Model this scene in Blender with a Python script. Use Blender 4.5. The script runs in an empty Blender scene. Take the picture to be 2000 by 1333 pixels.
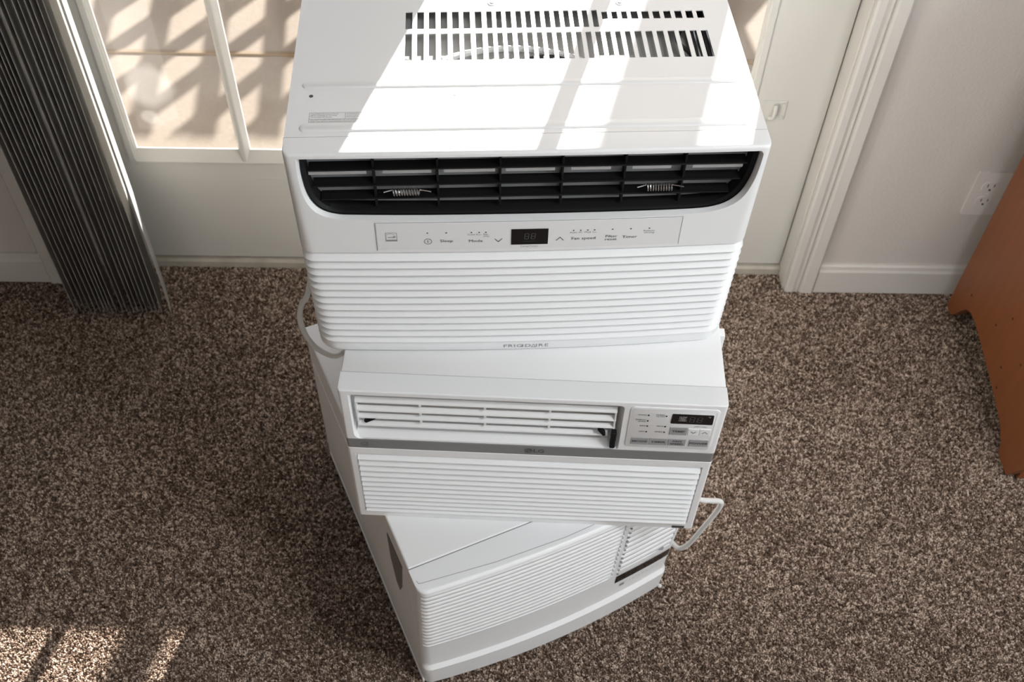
import bpy, bmesh, math, random
from math import sin, cos, pi, sqrt
from mathutils import Vector, Matrix
random.seed(7)
scene = bpy.context.scene
COL = scene.collection

# ------------------------------------------------------------------ camera, sky, sun, window light, exposure
cam_d = bpy.data.cameras.new('camera'); cam = bpy.data.objects.new('camera', cam_d); COL.objects.link(cam)
R_ = Vector((0.999817597, 0.000483339, 0.0190918558)); U_ = Vector((-0.01246666, 0.77382784, 0.63327328)); F_ = Vector((0.01446772, 0.6333958, -0.77369274))
cam.matrix_world = Matrix(((R_.x, U_.x, -F_.x, 0.0), (R_.y, U_.y, -F_.y, -1.60684), (R_.z, U_.z, -F_.z, 1.75609), (0, 0, 0, 1)))
cam_d.sensor_width = 36; cam_d.lens = 2072.39 / 2000 * 36; cam_d.clip_start = 0.05; cam_d.clip_end = 200
cam_d.dof.use_dof = True; cam_d.dof.focus_distance = 1.22; cam_d.dof.aperture_fstop = 11.0
scene.camera = cam

w = bpy.data.worlds.new('world'); scene.world = w; w.use_nodes = True
nt = w.node_tree; nt.nodes.clear()
sky = nt.nodes.new('ShaderNodeTexSky'); sky.sky_type = 'NISHITA'; sky.sun_disc = False
sky.sun_elevation = math.radians(32); sky.sun_rotation = math.radians(15); sky.air_density = 1.0; sky.dust_density = 2.0
bg = nt.nodes.new('ShaderNodeBackground'); bg.inputs['Strength'].default_value = 0.18
wo = nt.nodes.new('ShaderNodeOutputWorld')
nt.links.new(sky.outputs[0], bg.inputs[0]); nt.links.new(bg.outputs[0], wo.inputs[0])

K = 2.70                                    # horizontal run of a sun ray per unit of drop, along y
sd = Vector((-0.264 * K, -K, -1.0)).normalized()
sun_d = bpy.data.lights.new('sun', 'SUN'); sun_d.energy = 36; sun_d.angle = math.radians(0.45); sun_d.color = (1.0, 0.955, 0.89)
sun = bpy.data.objects.new('sun', sun_d); COL.objects.link(sun); sun.rotation_euler = sd.to_track_quat('-Z', 'Y').to_euler(); sun.location = (1, 5, 3)

def area(name, loc, look, sx, sy, power, color):
    l = bpy.data.lights.new(name, 'AREA'); l.shape = 'RECTANGLE'; l.size = sx; l.size_y = sy; l.energy = power; l.color = color
    o = bpy.data.objects.new(name, l); COL.objects.link(o); o.location = loc
    o.rotation_euler = (Vector(look) - Vector(loc)).to_track_quat('-Z', 'Y').to_euler(); return o
# daylight through the room's two other windows: the large one in the right wall, the small one behind the camera
area('right_window_daylight', (2.86, -1.95, 1.50), (0.0, -1.95, 1.20), 1.45, 1.25, 44, (0.93, 0.97, 1.0))
area('rear_window_daylight', (0.9, -3.86, 1.55), (0.9, -2.0, 1.45), 1.1, 1.2, 7, (0.90, 0.96, 1.0))
# overhead light added to brighten the tops, out of view right of the camera
area('added_overhead_light', (1.05, -1.55, 2.33), (1.05, -1.55, 0), 0.42, 0.42, 24, (0.95, 0.98, 1.0))

scene.view_settings.view_transform = 'Standard'; scene.view_settings.look = 'None'
scene.view_settings.exposure = 0.0; scene.view_settings.gamma = 1.0; scene.view_settings.use_curve_mapping = False

# ------------------------------------------------------------------ materials
def newmat(name):
    m = bpy.data.materials.new(name); m.use_nodes = True
    return m, m.node_tree, m.node_tree.nodes['Principled BSDF']
def mat(name, col, rough=0.5, metal=0.0, spec=0.5, var=0.0, vscale=6.0, bump=0.0, bscale=300.0, coat=0.0, det=3.0):
    m, t, b = newmat(name)
    b.inputs['Base Color'].default_value = (*col, 1); b.inputs['Roughness'].default_value = rough
    b.inputs['Metallic'].default_value = metal; b.inputs['Specular IOR Level'].default_value = spec
    b.inputs['Coat Weight'].default_value = coat
    tc = t.nodes.new('ShaderNodeTexCoord')
    if var > 0:
        n = t.nodes.new('ShaderNodeTexNoise'); n.inputs['Scale'].default_value = vscale; n.inputs['Detail'].default_value = det
        mx = t.nodes.new('ShaderNodeMix'); mx.data_type = 'RGBA'
        mx.inputs['A'].default_value = (*[c * (1 - var) for c in col], 1); mx.inputs['B'].default_value = (*[min(1, c * (1 + var)) for c in col], 1)
        t.links.new(tc.outputs['Object'], n.inputs['Vector']); t.links.new(n.outputs['Fac'], mx.inputs['Factor']); t.links.new(mx.outputs['Result'], b.inputs['Base Color'])
    if bump > 0:
        n2 = t.nodes.new('ShaderNodeTexNoise'); n2.inputs['Scale'].default_value = bscale; n2.inputs['Detail'].default_value = 2
        bp = t.nodes.new('ShaderNodeBump'); bp.inputs['Strength'].default_value = bump; bp.inputs['Distance'].default_value = 0.002
        t.links.new(tc.outputs['Object'], n2.inputs['Vector']); t.links.new(n2.outputs['Fac'], bp.inputs['Height']); t.links.new(bp.outputs['Normal'], b.inputs['Normal'])
    return m
M = {}
M['white_steel'] = mat('white_steel', (0.79, 0.79, 0.79), 0.42, spec=0.28, var=0.012, vscale=3)
M['white_plastic'] = mat('white_plastic', (0.77, 0.775, 0.78), 0.38, spec=0.5, var=0.012, vscale=4)
M['panel_plastic'] = mat('panel_plastic', (0.73, 0.73, 0.735), 0.42, spec=0.45)
M['louver_white'] = mat('louver_white', (0.75, 0.75, 0.75), 0.40)
M['black_plastic'] = mat('black_plastic', (0.005, 0.005, 0.0055), 0.6, spec=0.25)
M['black_blade'] = mat('black_blade', (0.006, 0.006, 0.0065), 0.5, spec=0.25)
M['display'] = mat('display_black', (0.006, 0.006, 0.007), 0.12, spec=0.6)
M['segment'] = mat('segment_grey', (0.06, 0.06, 0.058), 0.4)
M['pale_print'] = mat('pale_print', (0.45, 0.45, 0.44), 0.5)
M['ink'] = mat('ink_dark', (0.07, 0.07, 0.072), 0.6)
M['ink_mid'] = mat('ink_mid', (0.26, 0.26, 0.265), 0.6)
M['ink_light'] = mat('ink_light', (0.50, 0.50, 0.50), 0.6)
M['silver_band'] = mat('silver_band', (0.20, 0.20, 0.202), 0.38, metal=0.0, spec=0.6)
M['button_grey'] = mat('button_grey', (0.30, 0.30, 0.305), 0.5)
M['coil_grey'] = mat('coil_grey', (0.34, 0.34, 0.34), 0.5, metal=0.0, var=0.12, vscale=30)
M['shroud'] = mat('shroud_foam', (0.42, 0.42, 0.41), 0.8, var=0.14, vscale=20)
M['dark_inside'] = mat('dark_inside', (0.03, 0.027, 0.026), 0.7)
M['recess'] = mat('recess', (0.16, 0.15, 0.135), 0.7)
M['spring'] = mat('spring_steel', (0.55, 0.55, 0.55), 0.3, metal=1.0)
M['cord'] = mat('white_cord', (0.66, 0.66, 0.64), 0.5)
M['wall'] = mat('wall_paint', (0.55, 0.515, 0.478), 0.75, spec=0.25, var=0.02, vscale=4, bump=0.35, bscale=170)
M['trim'] = mat('trim_paint', (0.585, 0.565, 0.525), 0.5, spec=0.4, var=0.025, vscale=8, bump=0.06, bscale=60)
M['door'] = mat('door_paint', (0.575, 0.56, 0.515), 0.5, spec=0.4, var=0.02, vscale=6, bump=0.05, bscale=50)
M['ceiling'] = mat('ceiling_paint', (0.78, 0.77, 0.75), 0.9, spec=0.1)
M['outlet'] = mat('outlet_plastic', (0.66, 0.62, 0.59), 0.4)
M['outlet_dark'] = mat('outlet_slot', (0.05, 0.04, 0.035), 0.7)
M['blind'] = mat('blind_vinyl', (0.60, 0.595, 0.58), 0.45, spec=0.4, var=0.03, vscale=3)
def blind_mat():
    m, t, b = newmat('blind_vinyl'); b.inputs['Base Color'].default_value = (0.50, 0.495, 0.48, 1); b.inputs['Roughness'].default_value = 0.42
    tl = t.nodes.new('ShaderNodeBsdfTranslucent'); tl.inputs['Color'].default_value = (0.62, 0.60, 0.56, 1); mx = t.nodes.new('ShaderNodeMixShader'); mx.inputs[0].default_value = 0.40
    out = [n for n in t.nodes if n.type == 'OUTPUT_MATERIAL'][0]
    t.links.new(b.outputs[0], mx.inputs[1]); t.links.new(tl.outputs[0], mx.inputs[2]); t.links.new(mx.outputs[0], out.inputs['Surface']); return m
M['blind'] = blind_mat()
M['sill'] = mat('weathered_sill', (0.40, 0.37, 0.31), 0.8, var=0.35, vscale=22, bump=0.4, bscale=90, det=6)
M['patio'] = mat('patio_concrete', (0.135, 0.113, 0.092), 0.9, spec=0.15, var=0.07, vscale=5, bump=0.4, bscale=60, det=6)
M['expansion'] = mat('joint_wood', (0.085, 0.055, 0.026), 0.85, var=0.25, vscale=30)
M['lattice'] = mat('lattice_wood', (0.45, 0.36, 0.26), 0.8, var=0.15, vscale=8)
M['foliage'] = mat('foliage', (0.06, 0.10, 0.035), 0.8, var=0.4, vscale=9, bump=0.8, bscale=14)
M['stucco'] = mat('stucco', (0.55, 0.50, 0.43), 0.9, var=0.05, bump=0.5, bscale=80)
M['carpet_base'] = mat('carpet_base', (0.19, 0.14, 0.108), 0.95, spec=0.05, var=0.5, vscale=420, bump=0.6, bscale=500)

def pile_mat():
    m, t, b = newmat('carpet_pile')
    at = t.nodes.new('ShaderNodeAttribute'); at.attribute_type = 'INSTANCER'; at.attribute_name = 'tint'
    rp = t.nodes.new('ShaderNodeValToRGB'); e = rp.color_ramp.elements
    e[0].position = 0.0; e[0].color = (0.062, 0.038, 0.025, 1); e[1].position = 1.0; e[1].color = (0.66, 0.54, 0.445, 1)
    for p, c in ((0.30, (0.128, 0.086, 0.062)), (0.55, (0.255, 0.182, 0.138)), (0.80, (0.425, 0.325, 0.258))):
        x = e.new(p); x.color = (*c, 1)
    t.links.new(at.outputs['Fac'], rp.inputs['Fac']); t.links.new(rp.outputs['Color'], b.inputs['Base Color'])
    b.inputs['Roughness'].default_value = 0.9; b.inputs['Specular IOR Level'].default_value = 0.1
    return m
M['pile'] = pile_mat()

def wood_mat():
    m, t, b = newmat('orange_pine')
    tc = t.nodes.new('ShaderNodeTexCoord'); mp = t.nodes.new('ShaderNodeMapping'); mp.inputs['Scale'].default_value = (1, 7, 1.2)
    n = t.nodes.new('ShaderNodeTexNoise'); n.inputs['Scale'].default_value = 6; n.inputs['Detail'].default_value = 5
    wv = t.nodes.new('ShaderNodeTexWave'); wv.bands_direction = 'Y'; wv.inputs['Scale'].default_value = 1.4; wv.inputs['Distortion'].default_value = 9; wv.inputs['Detail'].default_value = 3
    rp = t.nodes.new('ShaderNodeValToRGB'); e = rp.color_ramp.elements
    e[0].color = (0.185, 0.056, 0.018, 1); e[1].color = (0.275, 0.092, 0.030, 1)
    mx = t.nodes.new('ShaderNodeMath'); mx.operation = 'MULTIPLY_ADD'; mx.inputs[1].default_value = 0.55
    L = t.links.new
    L(tc.outputs['Object'], mp.inputs['Vector']); L(mp.outputs[0], n.inputs['Vector']); L(mp.outputs[0], wv.inputs['Vector'])
    ml = t.nodes.new('ShaderNodeMath'); ml.operation = 'MULTIPLY'; ml.inputs[1].default_value = 0.12
    L(wv.outputs['Fac'], ml.inputs[0]); L(n.outputs['Fac'], mx.inputs[0]); L(ml.outputs[0], mx.inputs[2]); L(mx.outputs[0], rp.inputs['Fac'])
    L(rp.outputs['Color'], b.inputs['Base Color']); b.inputs['Roughness'].default_value = 0.42
    return m
M['wood'] = wood_mat()
M['wood_dark'] = mat('wood_knot', (0.035, 0.012, 0.006), 0.7)

def glass_mat():
    m = bpy.data.materials.new('dusty_glass'); m.use_nodes = True; t = m.node_tree; t.nodes.clear(); L = t.links.new
    out = t.nodes.new('ShaderNodeOutputMaterial'); tr = t.nodes.new('ShaderNodeBsdfTransparent'); gl = t.nodes.new('ShaderNodeBsdfGlossy'); gl.inputs['Roughness'].default_value = 0.02
    fr = t.nodes.new('ShaderNodeFresnel'); fr.inputs['IOR'].default_value = 1.5
    ge = t.nodes.new('ShaderNodeNewGeometry'); iv = t.nodes.new('ShaderNodeMath'); iv.operation = 'SUBTRACT'; iv.inputs[0].default_value = 1.0; L(ge.outputs['Backfacing'], iv.inputs[1])
    ml_ = t.nodes.new('ShaderNodeMath'); ml_.operation = 'MULTIPLY'; L(fr.outputs[0], ml_.inputs[0]); L(iv.outputs[0], ml_.inputs[1])
    m1 = t.nodes.new('ShaderNodeMixShader'); L(ml_.outputs[0], m1.inputs[0]); L(tr.outputs[0], m1.inputs[1]); L(gl.outputs[0], m1.inputs[2])
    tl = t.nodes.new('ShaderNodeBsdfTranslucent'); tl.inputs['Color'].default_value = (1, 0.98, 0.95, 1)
    tc = t.nodes.new('ShaderNodeTexCoord')
    n = t.nodes.new('ShaderNodeTexNoise'); n.inputs['Scale'].default_value = 5; n.inputs['Detail'].default_value = 5
    r = t.nodes.new('ShaderNodeMapRange'); r.inputs['From Min'].default_value = 0.35; r.inputs['From Max'].default_value = 0.75; r.inputs['To Min'].default_value = 0.002; r.inputs['To Max'].default_value = 0.009
    L(tc.outputs['Object'], n.inputs['Vector']); L(n.outputs['Fac'], r.inputs['Value'])
    v = t.nodes.new('ShaderNodeTexVoronoi'); v.inputs['Scale'].default_value = 90; L(tc.outputs['Object'], v.inputs['Vector'])
    lt = t.nodes.new('ShaderNodeMath'); lt.operation = 'LESS_THAN'; lt.inputs[1].default_value = 0.10; L(v.outputs['Distance'], lt.inputs[0])
    n3 = t.nodes.new('ShaderNodeTexNoise'); n3.inputs['Scale'].default_value = 14; L(tc.outputs['Object'], n3.inputs['Vector'])
    gt = t.nodes.new('ShaderNodeMath'); gt.operation = 'GREATER_THAN'; gt.inputs[1].default_value = 0.63; L(n3.outputs['Fac'], gt.inputs[0])
    mm = t.nodes.new('ShaderNodeMath'); mm.operation = 'MULTIPLY'; L(lt.outputs[0], mm.inputs[0]); L(gt.outputs[0], mm.inputs[1])
    sp = t.nodes.new('ShaderNodeMath'); sp.operation = 'MULTIPLY_ADD'; sp.inputs[1].default_value = 0.05; L(mm.outputs[0], sp.inputs[0]); L(r.outputs[0], sp.inputs[2])
    # two pale translucent patches with noisy edges on one pane
    def pale_patch(cx, cz, rx, rz, amt, prev):
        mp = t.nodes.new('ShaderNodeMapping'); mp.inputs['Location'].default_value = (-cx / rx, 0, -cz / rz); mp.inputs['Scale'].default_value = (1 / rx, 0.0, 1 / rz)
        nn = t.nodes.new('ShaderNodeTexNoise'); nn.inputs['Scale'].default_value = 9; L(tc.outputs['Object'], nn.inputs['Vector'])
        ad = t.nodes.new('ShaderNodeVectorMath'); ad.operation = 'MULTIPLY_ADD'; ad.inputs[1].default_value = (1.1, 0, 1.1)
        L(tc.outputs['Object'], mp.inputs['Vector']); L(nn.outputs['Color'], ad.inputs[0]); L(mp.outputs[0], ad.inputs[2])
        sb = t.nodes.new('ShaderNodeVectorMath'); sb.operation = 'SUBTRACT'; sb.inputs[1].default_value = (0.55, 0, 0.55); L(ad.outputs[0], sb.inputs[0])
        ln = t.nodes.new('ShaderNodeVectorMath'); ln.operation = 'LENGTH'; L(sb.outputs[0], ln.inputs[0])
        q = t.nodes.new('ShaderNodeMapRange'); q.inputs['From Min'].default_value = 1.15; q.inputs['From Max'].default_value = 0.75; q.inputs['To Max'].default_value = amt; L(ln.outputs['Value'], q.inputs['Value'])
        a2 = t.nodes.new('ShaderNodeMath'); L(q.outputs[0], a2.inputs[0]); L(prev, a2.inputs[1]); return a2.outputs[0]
    o = pale_patch(-0.672, 0.475, 0.042, 0.050, 0.013, sp.outputs[0])
    o = pale_patch(-0.690, 0.400, 0.016, 0.018, 0.012, o)
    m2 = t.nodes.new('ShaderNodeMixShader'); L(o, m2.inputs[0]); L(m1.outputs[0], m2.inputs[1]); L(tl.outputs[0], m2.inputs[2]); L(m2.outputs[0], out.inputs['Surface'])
    return m
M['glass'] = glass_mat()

# ------------------------------------------------------------------ mesh helpers
def new_obj(name, me, m=None, parent=None, loc=None, smooth=False):
    if m is not None:
        me.materials.clear(); me.materials.append(M[m] if isinstance(m, str) else m)
    o = bpy.data.objects.new(name, me); COL.objects.link(o)
    if parent is not None: o.parent = parent
    if loc is not None: o.location = loc
    if smooth:
        for p in me.polygons: p.use_smooth = True
        try: me.set_sharp_from_angle(angle=math.radians(38))
        except Exception: pass
    return o
def tag(o, label=None, cat=None, group=None, kind=None):
    if label: o['label'] = label
    if cat: o['category'] = cat
    if group: o['group'] = group
    if kind: o['kind'] = kind
    return o
def empty(name, loc=(0, 0, 0), rz=0.0):
    o = bpy.data.objects.new(name, None); COL.objects.link(o); o.location = loc; o.rotation_euler = (0, 0, rz); o.empty_display_size = 0.05
    return o
class MB:
    def __init__(s, off=(0, 0, 0)): s.bm = bmesh.new(); s.off = Vector(off)
    def box(s, x0, x1, y0, y1, z0, z1, bev=0.0, seg=2):
        t = bmesh.new()
        bmesh.ops.create_cube(t, size=1.0)
        for v in t.verts: v.co = Vector(((x0 + x1) / 2 + v.co.x * (x1 - x0), (y0 + y1) / 2 + v.co.y * (y1 - y0), (z0 + z1) / 2 + v.co.z * (z1 - z0)))
        if bev > 0: bmesh.ops.bevel(t, geom=t.edges[:], offset=bev, segments=seg, profile=0.5, affect='EDGES')
        s.add(t); return s
    def add(s, t):
        me = bpy.data.meshes.new('tmp'); t.to_mesh(me); t.free(); s.bm.from_mesh(me); bpy.data.meshes.remove(me)
    def prism(s, prof, a0, a1, axis='x', bev=0.0):
        """prof: 2D outline; axis x -> (y,z); y -> (x,z); z -> (x,y)"""
        t = bmesh.new()
        def P(p, a): return (a, p[0], p[1]) if axis == 'x' else ((p[0], a, p[1]) if axis == 'y' else (p[0], p[1], a))
        A = [t.verts.new(P(p, a0)) for p in prof]; B = [t.verts.new(P(p, a1)) for p in prof]; n = len(prof)
        t.faces.new(A); t.faces.new(B[::-1])
        for i in range(n): t.faces.new((A[i], A[(i + 1) % n], B[(i + 1) % n], B[i]))
        bmesh.ops.recalc_face_normals(t, faces=t.faces[:])
        if bev > 0: bmesh.ops.bevel(t, geom=t.edges[:], offset=bev, segments=2, profile=0.5, affect='EDGES')
        s.add(t); return s
    def disc(s, c, r, h, axis='z', n=16, r2=None):
        t = bmesh.new(); bmesh.ops.create_cone(t, cap_ends=True, segments=n, radius1=r, radius2=r if r2 is None else r2, depth=h)
        if axis == 'y': bmesh.ops.rotate(t, verts=t.verts[:], matrix=Matrix.Rotation(pi / 2, 3, 'X'))
        if axis == 'x': bmesh.ops.rotate(t, verts=t.verts[:], matrix=Matrix.Rotation(pi / 2, 3, 'Y'))
        bmesh.ops.translate(t, verts=t.verts[:], vec=Vector(c)); s.add(t); return s
    def tube(s, pts, r, n=10, cap=True):
        pts = [Vector(p) for p in pts]; rings = []; prev = None
        for i, p in enumerate(pts):
            a = pts[max(0, i - 1)]; b = pts[min(len(pts) - 1, i + 1)]; d = (b - a).normalized()
            if prev is None: up = Vector((0, 0, 1)) if abs(d.z) < 0.9 else Vector((1, 0, 0)); x = d.cross(up).normalized()
            else: x = (prev - d * prev.dot(d)).normalized()
            prev = x; y = d.cross(x)
            rings.append([s.bm.verts.new(p + x * (r * cos(2 * pi * k / n)) + y * (r * sin(2 * pi * k / n))) for k in range(n)])
        for i in range(len(rings) - 1):
            for k in range(n): s.bm.faces.new((rings[i][k], rings[i][(k + 1) % n], rings[i + 1][(k + 1) % n], rings[i + 1][k]))
        if cap: s.bm.faces.new(rings[0][::-1]); s.bm.faces.new(rings[-1])
        return s
    def build(s, name, m, parent=None, smooth=False, loc=None):
        bmesh.ops.recalc_face_normals(s.bm, faces=s.bm.faces[:])
        if s.off.length > 0: bmesh.ops.translate(s.bm, verts=s.bm.verts[:], vec=s.off)
        me = bpy.data.meshes.new(name); s.bm.to_mesh(me); s.bm.free()
        return new_obj(name, me, m, parent, loc, smooth)
def spline(pts, n=8):
    out = []; P = [Vector(p) for p in pts]; P = [2 * P[0] - P[1]] + P + [2 * P[-1] - P[-2]]
    for i in range(1, len(P) - 2):
        for k in range(n):
            t = k / n; a, b, c, d = P[i - 1], P[i], P[i + 1], P[i + 2]
            out.append(0.5 * ((2 * b) + (c - a) * t + (2 * a - 5 * b + 4 * c - d) * t * t + (3 * b - 3 * c + d - a) * t ** 3))
    out.append(P[-2]); return out
def rrect(x0, x1, z0, z1, r, n=5, rs=None):
    """rounded outline, counter-clockwise from bottom left; rs = radii (bl, br, tr, tl)"""
    rs = rs or (r, r, r, r); o = []
    for (cx, cz, a0, q) in ((x0 + rs[0], z0 + rs[0], pi, rs[0]), (x1 - rs[1], z0 + rs[1], 1.5 * pi, rs[1]), (x1 - rs[2], z1 - rs[2], 0, rs[2]), (x0 + rs[3], z1 - rs[3], 0.5 * pi, rs[3])):
        for k in range(n + 1):
            a = a0 + k / n * pi / 2; o.append((cx + q * cos(a), cz + q * sin(a)))
    return o
def boolean(o, cutters):
    for c in cutters:
        md = o.modifiers.new('b', 'BOOLEAN'); md.operation = 'DIFFERENCE'; md.object = c; md.solver = 'EXACT'
    bpy.context.view_layer.update()
    dg = bpy.context.evaluated_depsgraph_get(); me = bpy.data.meshes.new_from_object(o.evaluated_get(dg))
    old = o.data; mats = list(old.materials); o.modifiers.clear(); o.data = me
    me.materials.clear()
    for x in mats: me.materials.append(x)
    for p in me.polygons: p.use_smooth = True; p.material_index = 0
    me.set_sharp_from_angle(angle=math.radians(30))
    for c in cutters: bpy.data.objects.remove(c)

# printing and outlines drawn as flat geometry on a front surface  y = surf(x, z)
class Ink:
    def __init__(s, surf, lift=0.0004): s.V = []; s.Fc = []; s.surf = surf; s.lift = lift
    def poly(s, pts):
        i = len(s.V); s.V += [(p[0], p[1]) for p in pts]; s.Fc.append(list(range(i, i + len(pts)))); return s
    def line(s, pts, wd, closed=False):
        n = len(pts); q = n if closed else n - 1
        for i in range(q):
            a = Vector(pts[i]); b = Vector(pts[(i + 1) % n]); d = b - a
            k = max(1, int(d.length / 0.03)); d2 = d.normalized(); nn = Vector((-d2.y, d2.x)) * wd / 2
            for j in range(k):
                p = a + d * (j / k) - d2 * (wd / 3 if j == 0 else 0); r = a + d * ((j + 1) / k) + d2 * (wd / 3 if j == k - 1 else 0)
                s.poly([p - nn, r - nn, r + nn, p + nn])
        return s
    def dot(s, c, r, n=12, sx=1.0):
        return s.poly([(c[0] + r * sx * cos(2 * pi * k / n), c[1] + r * sin(2 * pi * k / n)) for k in range(n)])
    def rect(s, x0, x1, z0, z1):
        k = max(1, int((x1 - x0) / 0.03))
        for j in range(k): a = x0 + (x1 - x0) * j / k; b = x0 + (x1 - x0) * (j + 1) / k; s.poly([(a, z0), (b, z0), (b, z1), (a, z1)])
        return s
    def text(s, st, cx, cz, h, align='CENTER', sx=1.0, bold=0.0, track=1.0):
        cu = bpy.data.curves.new('t', 'FONT'); cu.body = st; cu.size = h / 0.72; cu.align_x = align; cu.align_y = 'CENTER'; cu.offset = bold; cu.space_character = track; cu.resolution_u = 2
        o = bpy.data.objects.new('t', cu); COL.objects.link(o); bpy.context.view_layer.update()
        me = bpy.data.meshes.new_from_object(o.evaluated_get(bpy.context.evaluated_depsgraph_get()))
        i = len(s.V); s.V += [(cx + v.co.x * sx, cz + v.co.y) for v in me.vertices]; s.Fc += [[i + k for k in p.vertices] for p in me.polygons]
        bpy.data.objects.remove(o); bpy.data.curves.remove(cu); bpy.data.meshes.remove(me); return s
    def build(s, name, m, parent, off=(0, 0, 0)):
        me = bpy.data.meshes.new(name)
        me.from_pydata([(x + off[0], s.surf(x, z) - s.lift + off[1], z + off[2]) for x, z in s.V], [], s.Fc); me.update()
        return new_obj(name, me, m, parent)
class TopInk(Ink):
    def build(s, name, m, parent, off=(0, 0, 0), z=0.0):
        me = bpy.data.meshes.new(name); me.from_pydata([(x + off[0], y + off[1], z + off[2]) for x, y in s.V], [], s.Fc); me.update()
        return new_obj(name, me, m, parent)

def shell(us, zs, front, back):
    """closed solid between y=front(u,z) and y=back"""
    bm = bmesh.new(); nu, nz = len(us), len(zs)
    A = [[bm.verts.new((u, front(u, z), z)) for z in zs] for u in us]; B = [[bm.verts.new((u, back, z)) for z in zs] for u in us]
    for i in range(nu - 1):
        for j in range(nz - 1):
            bm.faces.new((A[i][j], A[i + 1][j], A[i + 1][j + 1], A[i][j + 1])); bm.faces.new((B[i][j], B[i][j + 1], B[i + 1][j + 1], B[i + 1][j]))
        bm.faces.new((A[i][0], B[i][0], B[i + 1][0], A[i + 1][0])); bm.faces.new((A[i][-1], A[i + 1][-1], B[i + 1][-1], B[i][-1]))
    for j in range(nz - 1):
        bm.faces.new((A[0][j], A[0][j + 1], B[0][j + 1], B[0][j])); bm.faces.new((A[-1][j], B[-1][j], B[-1][j + 1], A[-1][j + 1]))
    return bm
def loft(outs, ys):
    """closed solid through outlines (x,z) at depths ys"""
    bm = bmesh.new(); rings = [[bm.verts.new((p[0], y, p[1])) for p in o] for o, y in zip(outs, ys)]; n = len(outs[0])
    for a, b in zip(rings, rings[1:]):
        for k in range(n): bm.faces.new((a[k], a[(k + 1) % n], b[(k + 1) % n], b[k]))
    bm.faces.new(rings[0]); bm.faces.new(rings[-1][::-1]); bmesh.ops.recalc_face_normals(bm, faces=bm.faces[:]); return bm
def bm_obj(name, bm, m, parent=None, off=(0, 0, 0), smooth=False):
    bmesh.ops.translate(bm, verts=bm.verts[:], vec=Vector(off)); bmesh.ops.recalc_face_normals(bm, faces=bm.faces[:])
    me = bpy.data.meshes.new(name); bm.to_mesh(me); bm.free(); return new_obj(name, me, m, parent, None, smooth)
def slat_sweep(us, surf, z0, z1, depth, off, inset=0.004, bead=False):
    """one moulded grille rib that follows the front: leans out to its lower lip, then tucks back"""
    bm = bmesh.new(); prev = None; h = z1 - z0; n = len(us)
    for i, u in enumerate(us):
        k = min(1.0, min(i, n - 1 - i) / 1.0); d = depth * (0.15 + 0.85 * k)
        ring = []
        for (q, dd) in ((1.0, -0.0004), (0.93, 0.50 * d), (0.80, 0.84 * d), (0.60, d), (0.30, 0.92 * d), (0.0, -0.0004)) if bead else ((1.0, -0.0006), (0.78, 0.10 * d), (0.52, 0.36 * d), (0.28, 0.78 * d), (0.15, d), (0.06, 0.90 * d), (0.0, -0.0006)):
            z = z0 + q * h; ring.append(bm.verts.new((u, surf(u, z) + inset - dd, z)))
        for q in (0.0, 1.0):
            z = z0 + q * h; ring.append(bm.verts.new((u, surf(u, z) + inset + 0.0012, z)))
        if prev:
            m_ = len(ring)
            for j in range(m_): bm.faces.new((prev[j], ring[j], ring[(j + 1) % m_], prev[(j + 1) % m_]))
        else: bm.faces.new(ring)
        prev = ring
    bm.faces.new(prev[::-1]); bmesh.ops.recalc_face_normals(bm, faces=bm.faces[:])
    bmesh.ops.translate(bm, verts=bm.verts[:], vec=Vector(off)); return bm
def lin(a, b, n): return [a + (b - a) * i / (n - 1) for i in range(n)]

# ------------------------------------------------------------------ room shell
def struct(name, mb, m, parent=None, smooth=False):
    o = mb.build(name, m, parent, smooth); o['kind'] = 'structure' if parent is None else ''
    if parent is not None: del o['kind']
    return o
XL, XR, YB, H = -4.2, 2.7, -3.7, 2.44
OL, OR_, OT = -0.925, 0.640, 2.06           # door opening
struct('floor', MB().box(XL, XR, YB, 0.045, -0.12, -0.008), 'carpet_base')
mb = MB(); mb.box(XL, OL - 0.02, 0, 0.12, -0.12, H); mb.box(OR_ + 0.02, XR, 0, 0.12, -0.12, H); mb.box(OL - 0.02, OR_ + 0.02, 0, 0.12, OT + 0.02, H)
struct('wall_back', mb, 'wall')
struct('wall_left', MB().box(XL - 0.1, XL, YB - 0.1, 0.12, -0.12, H), 'wall')
mb = MB(); RY0, RY1, RZa, RZb = -2.70, -1.20, 0.85, 2.15
mb.box(XR, XR + 0.1, YB - 0.1, RY0, -0.12, H); mb.box(XR, XR + 0.1, RY1, 0.12, -0.12, H); mb.box(XR, XR + 0.1, RY0, RY1, -0.12, RZa); mb.box(XR, XR + 0.1, RY0, RY1, RZb, H)
struct('wall_right', mb, 'wall')
mb = MB()
for a, b, c, d_ in ((RY0, RY1, RZa, RZa + 0.04), (RY0, RY1, RZb - 0.04, RZb), (RY0, RY0 + 0.04, RZa, RZb), (RY1 - 0.04, RY1, RZa, RZb), ((RY0 + RY1) / 2 - 0.02, (RY0 + RY1) / 2 + 0.02, RZa, RZb)):
    mb.box(XR + 0.03, XR + 0.07, a, b, c, d_, 0.004)
struct('window_2', mb, 'trim')
mb = MB(); WX0, WX1, WZ0, WZ1 = 0.30, 1.50, 0.90, 2.18
mb.box(XL, WX0, YB - 0.1, YB, -0.12, H); mb.box(WX1, XR, YB - 0.1, YB, -0.12, H); mb.box(WX0, WX1, YB - 0.1, YB, -0.12, WZ0); mb.box(WX0, WX1, YB - 0.1, YB, WZ1, H)
struct('wall_front', mb, 'wall')
struct('ceiling', MB().box(XL - 0.1, XR + 0.1, YB - 0.1, 0.12, H, H + 0.1), 'ceiling')
mb = MB()
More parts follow.
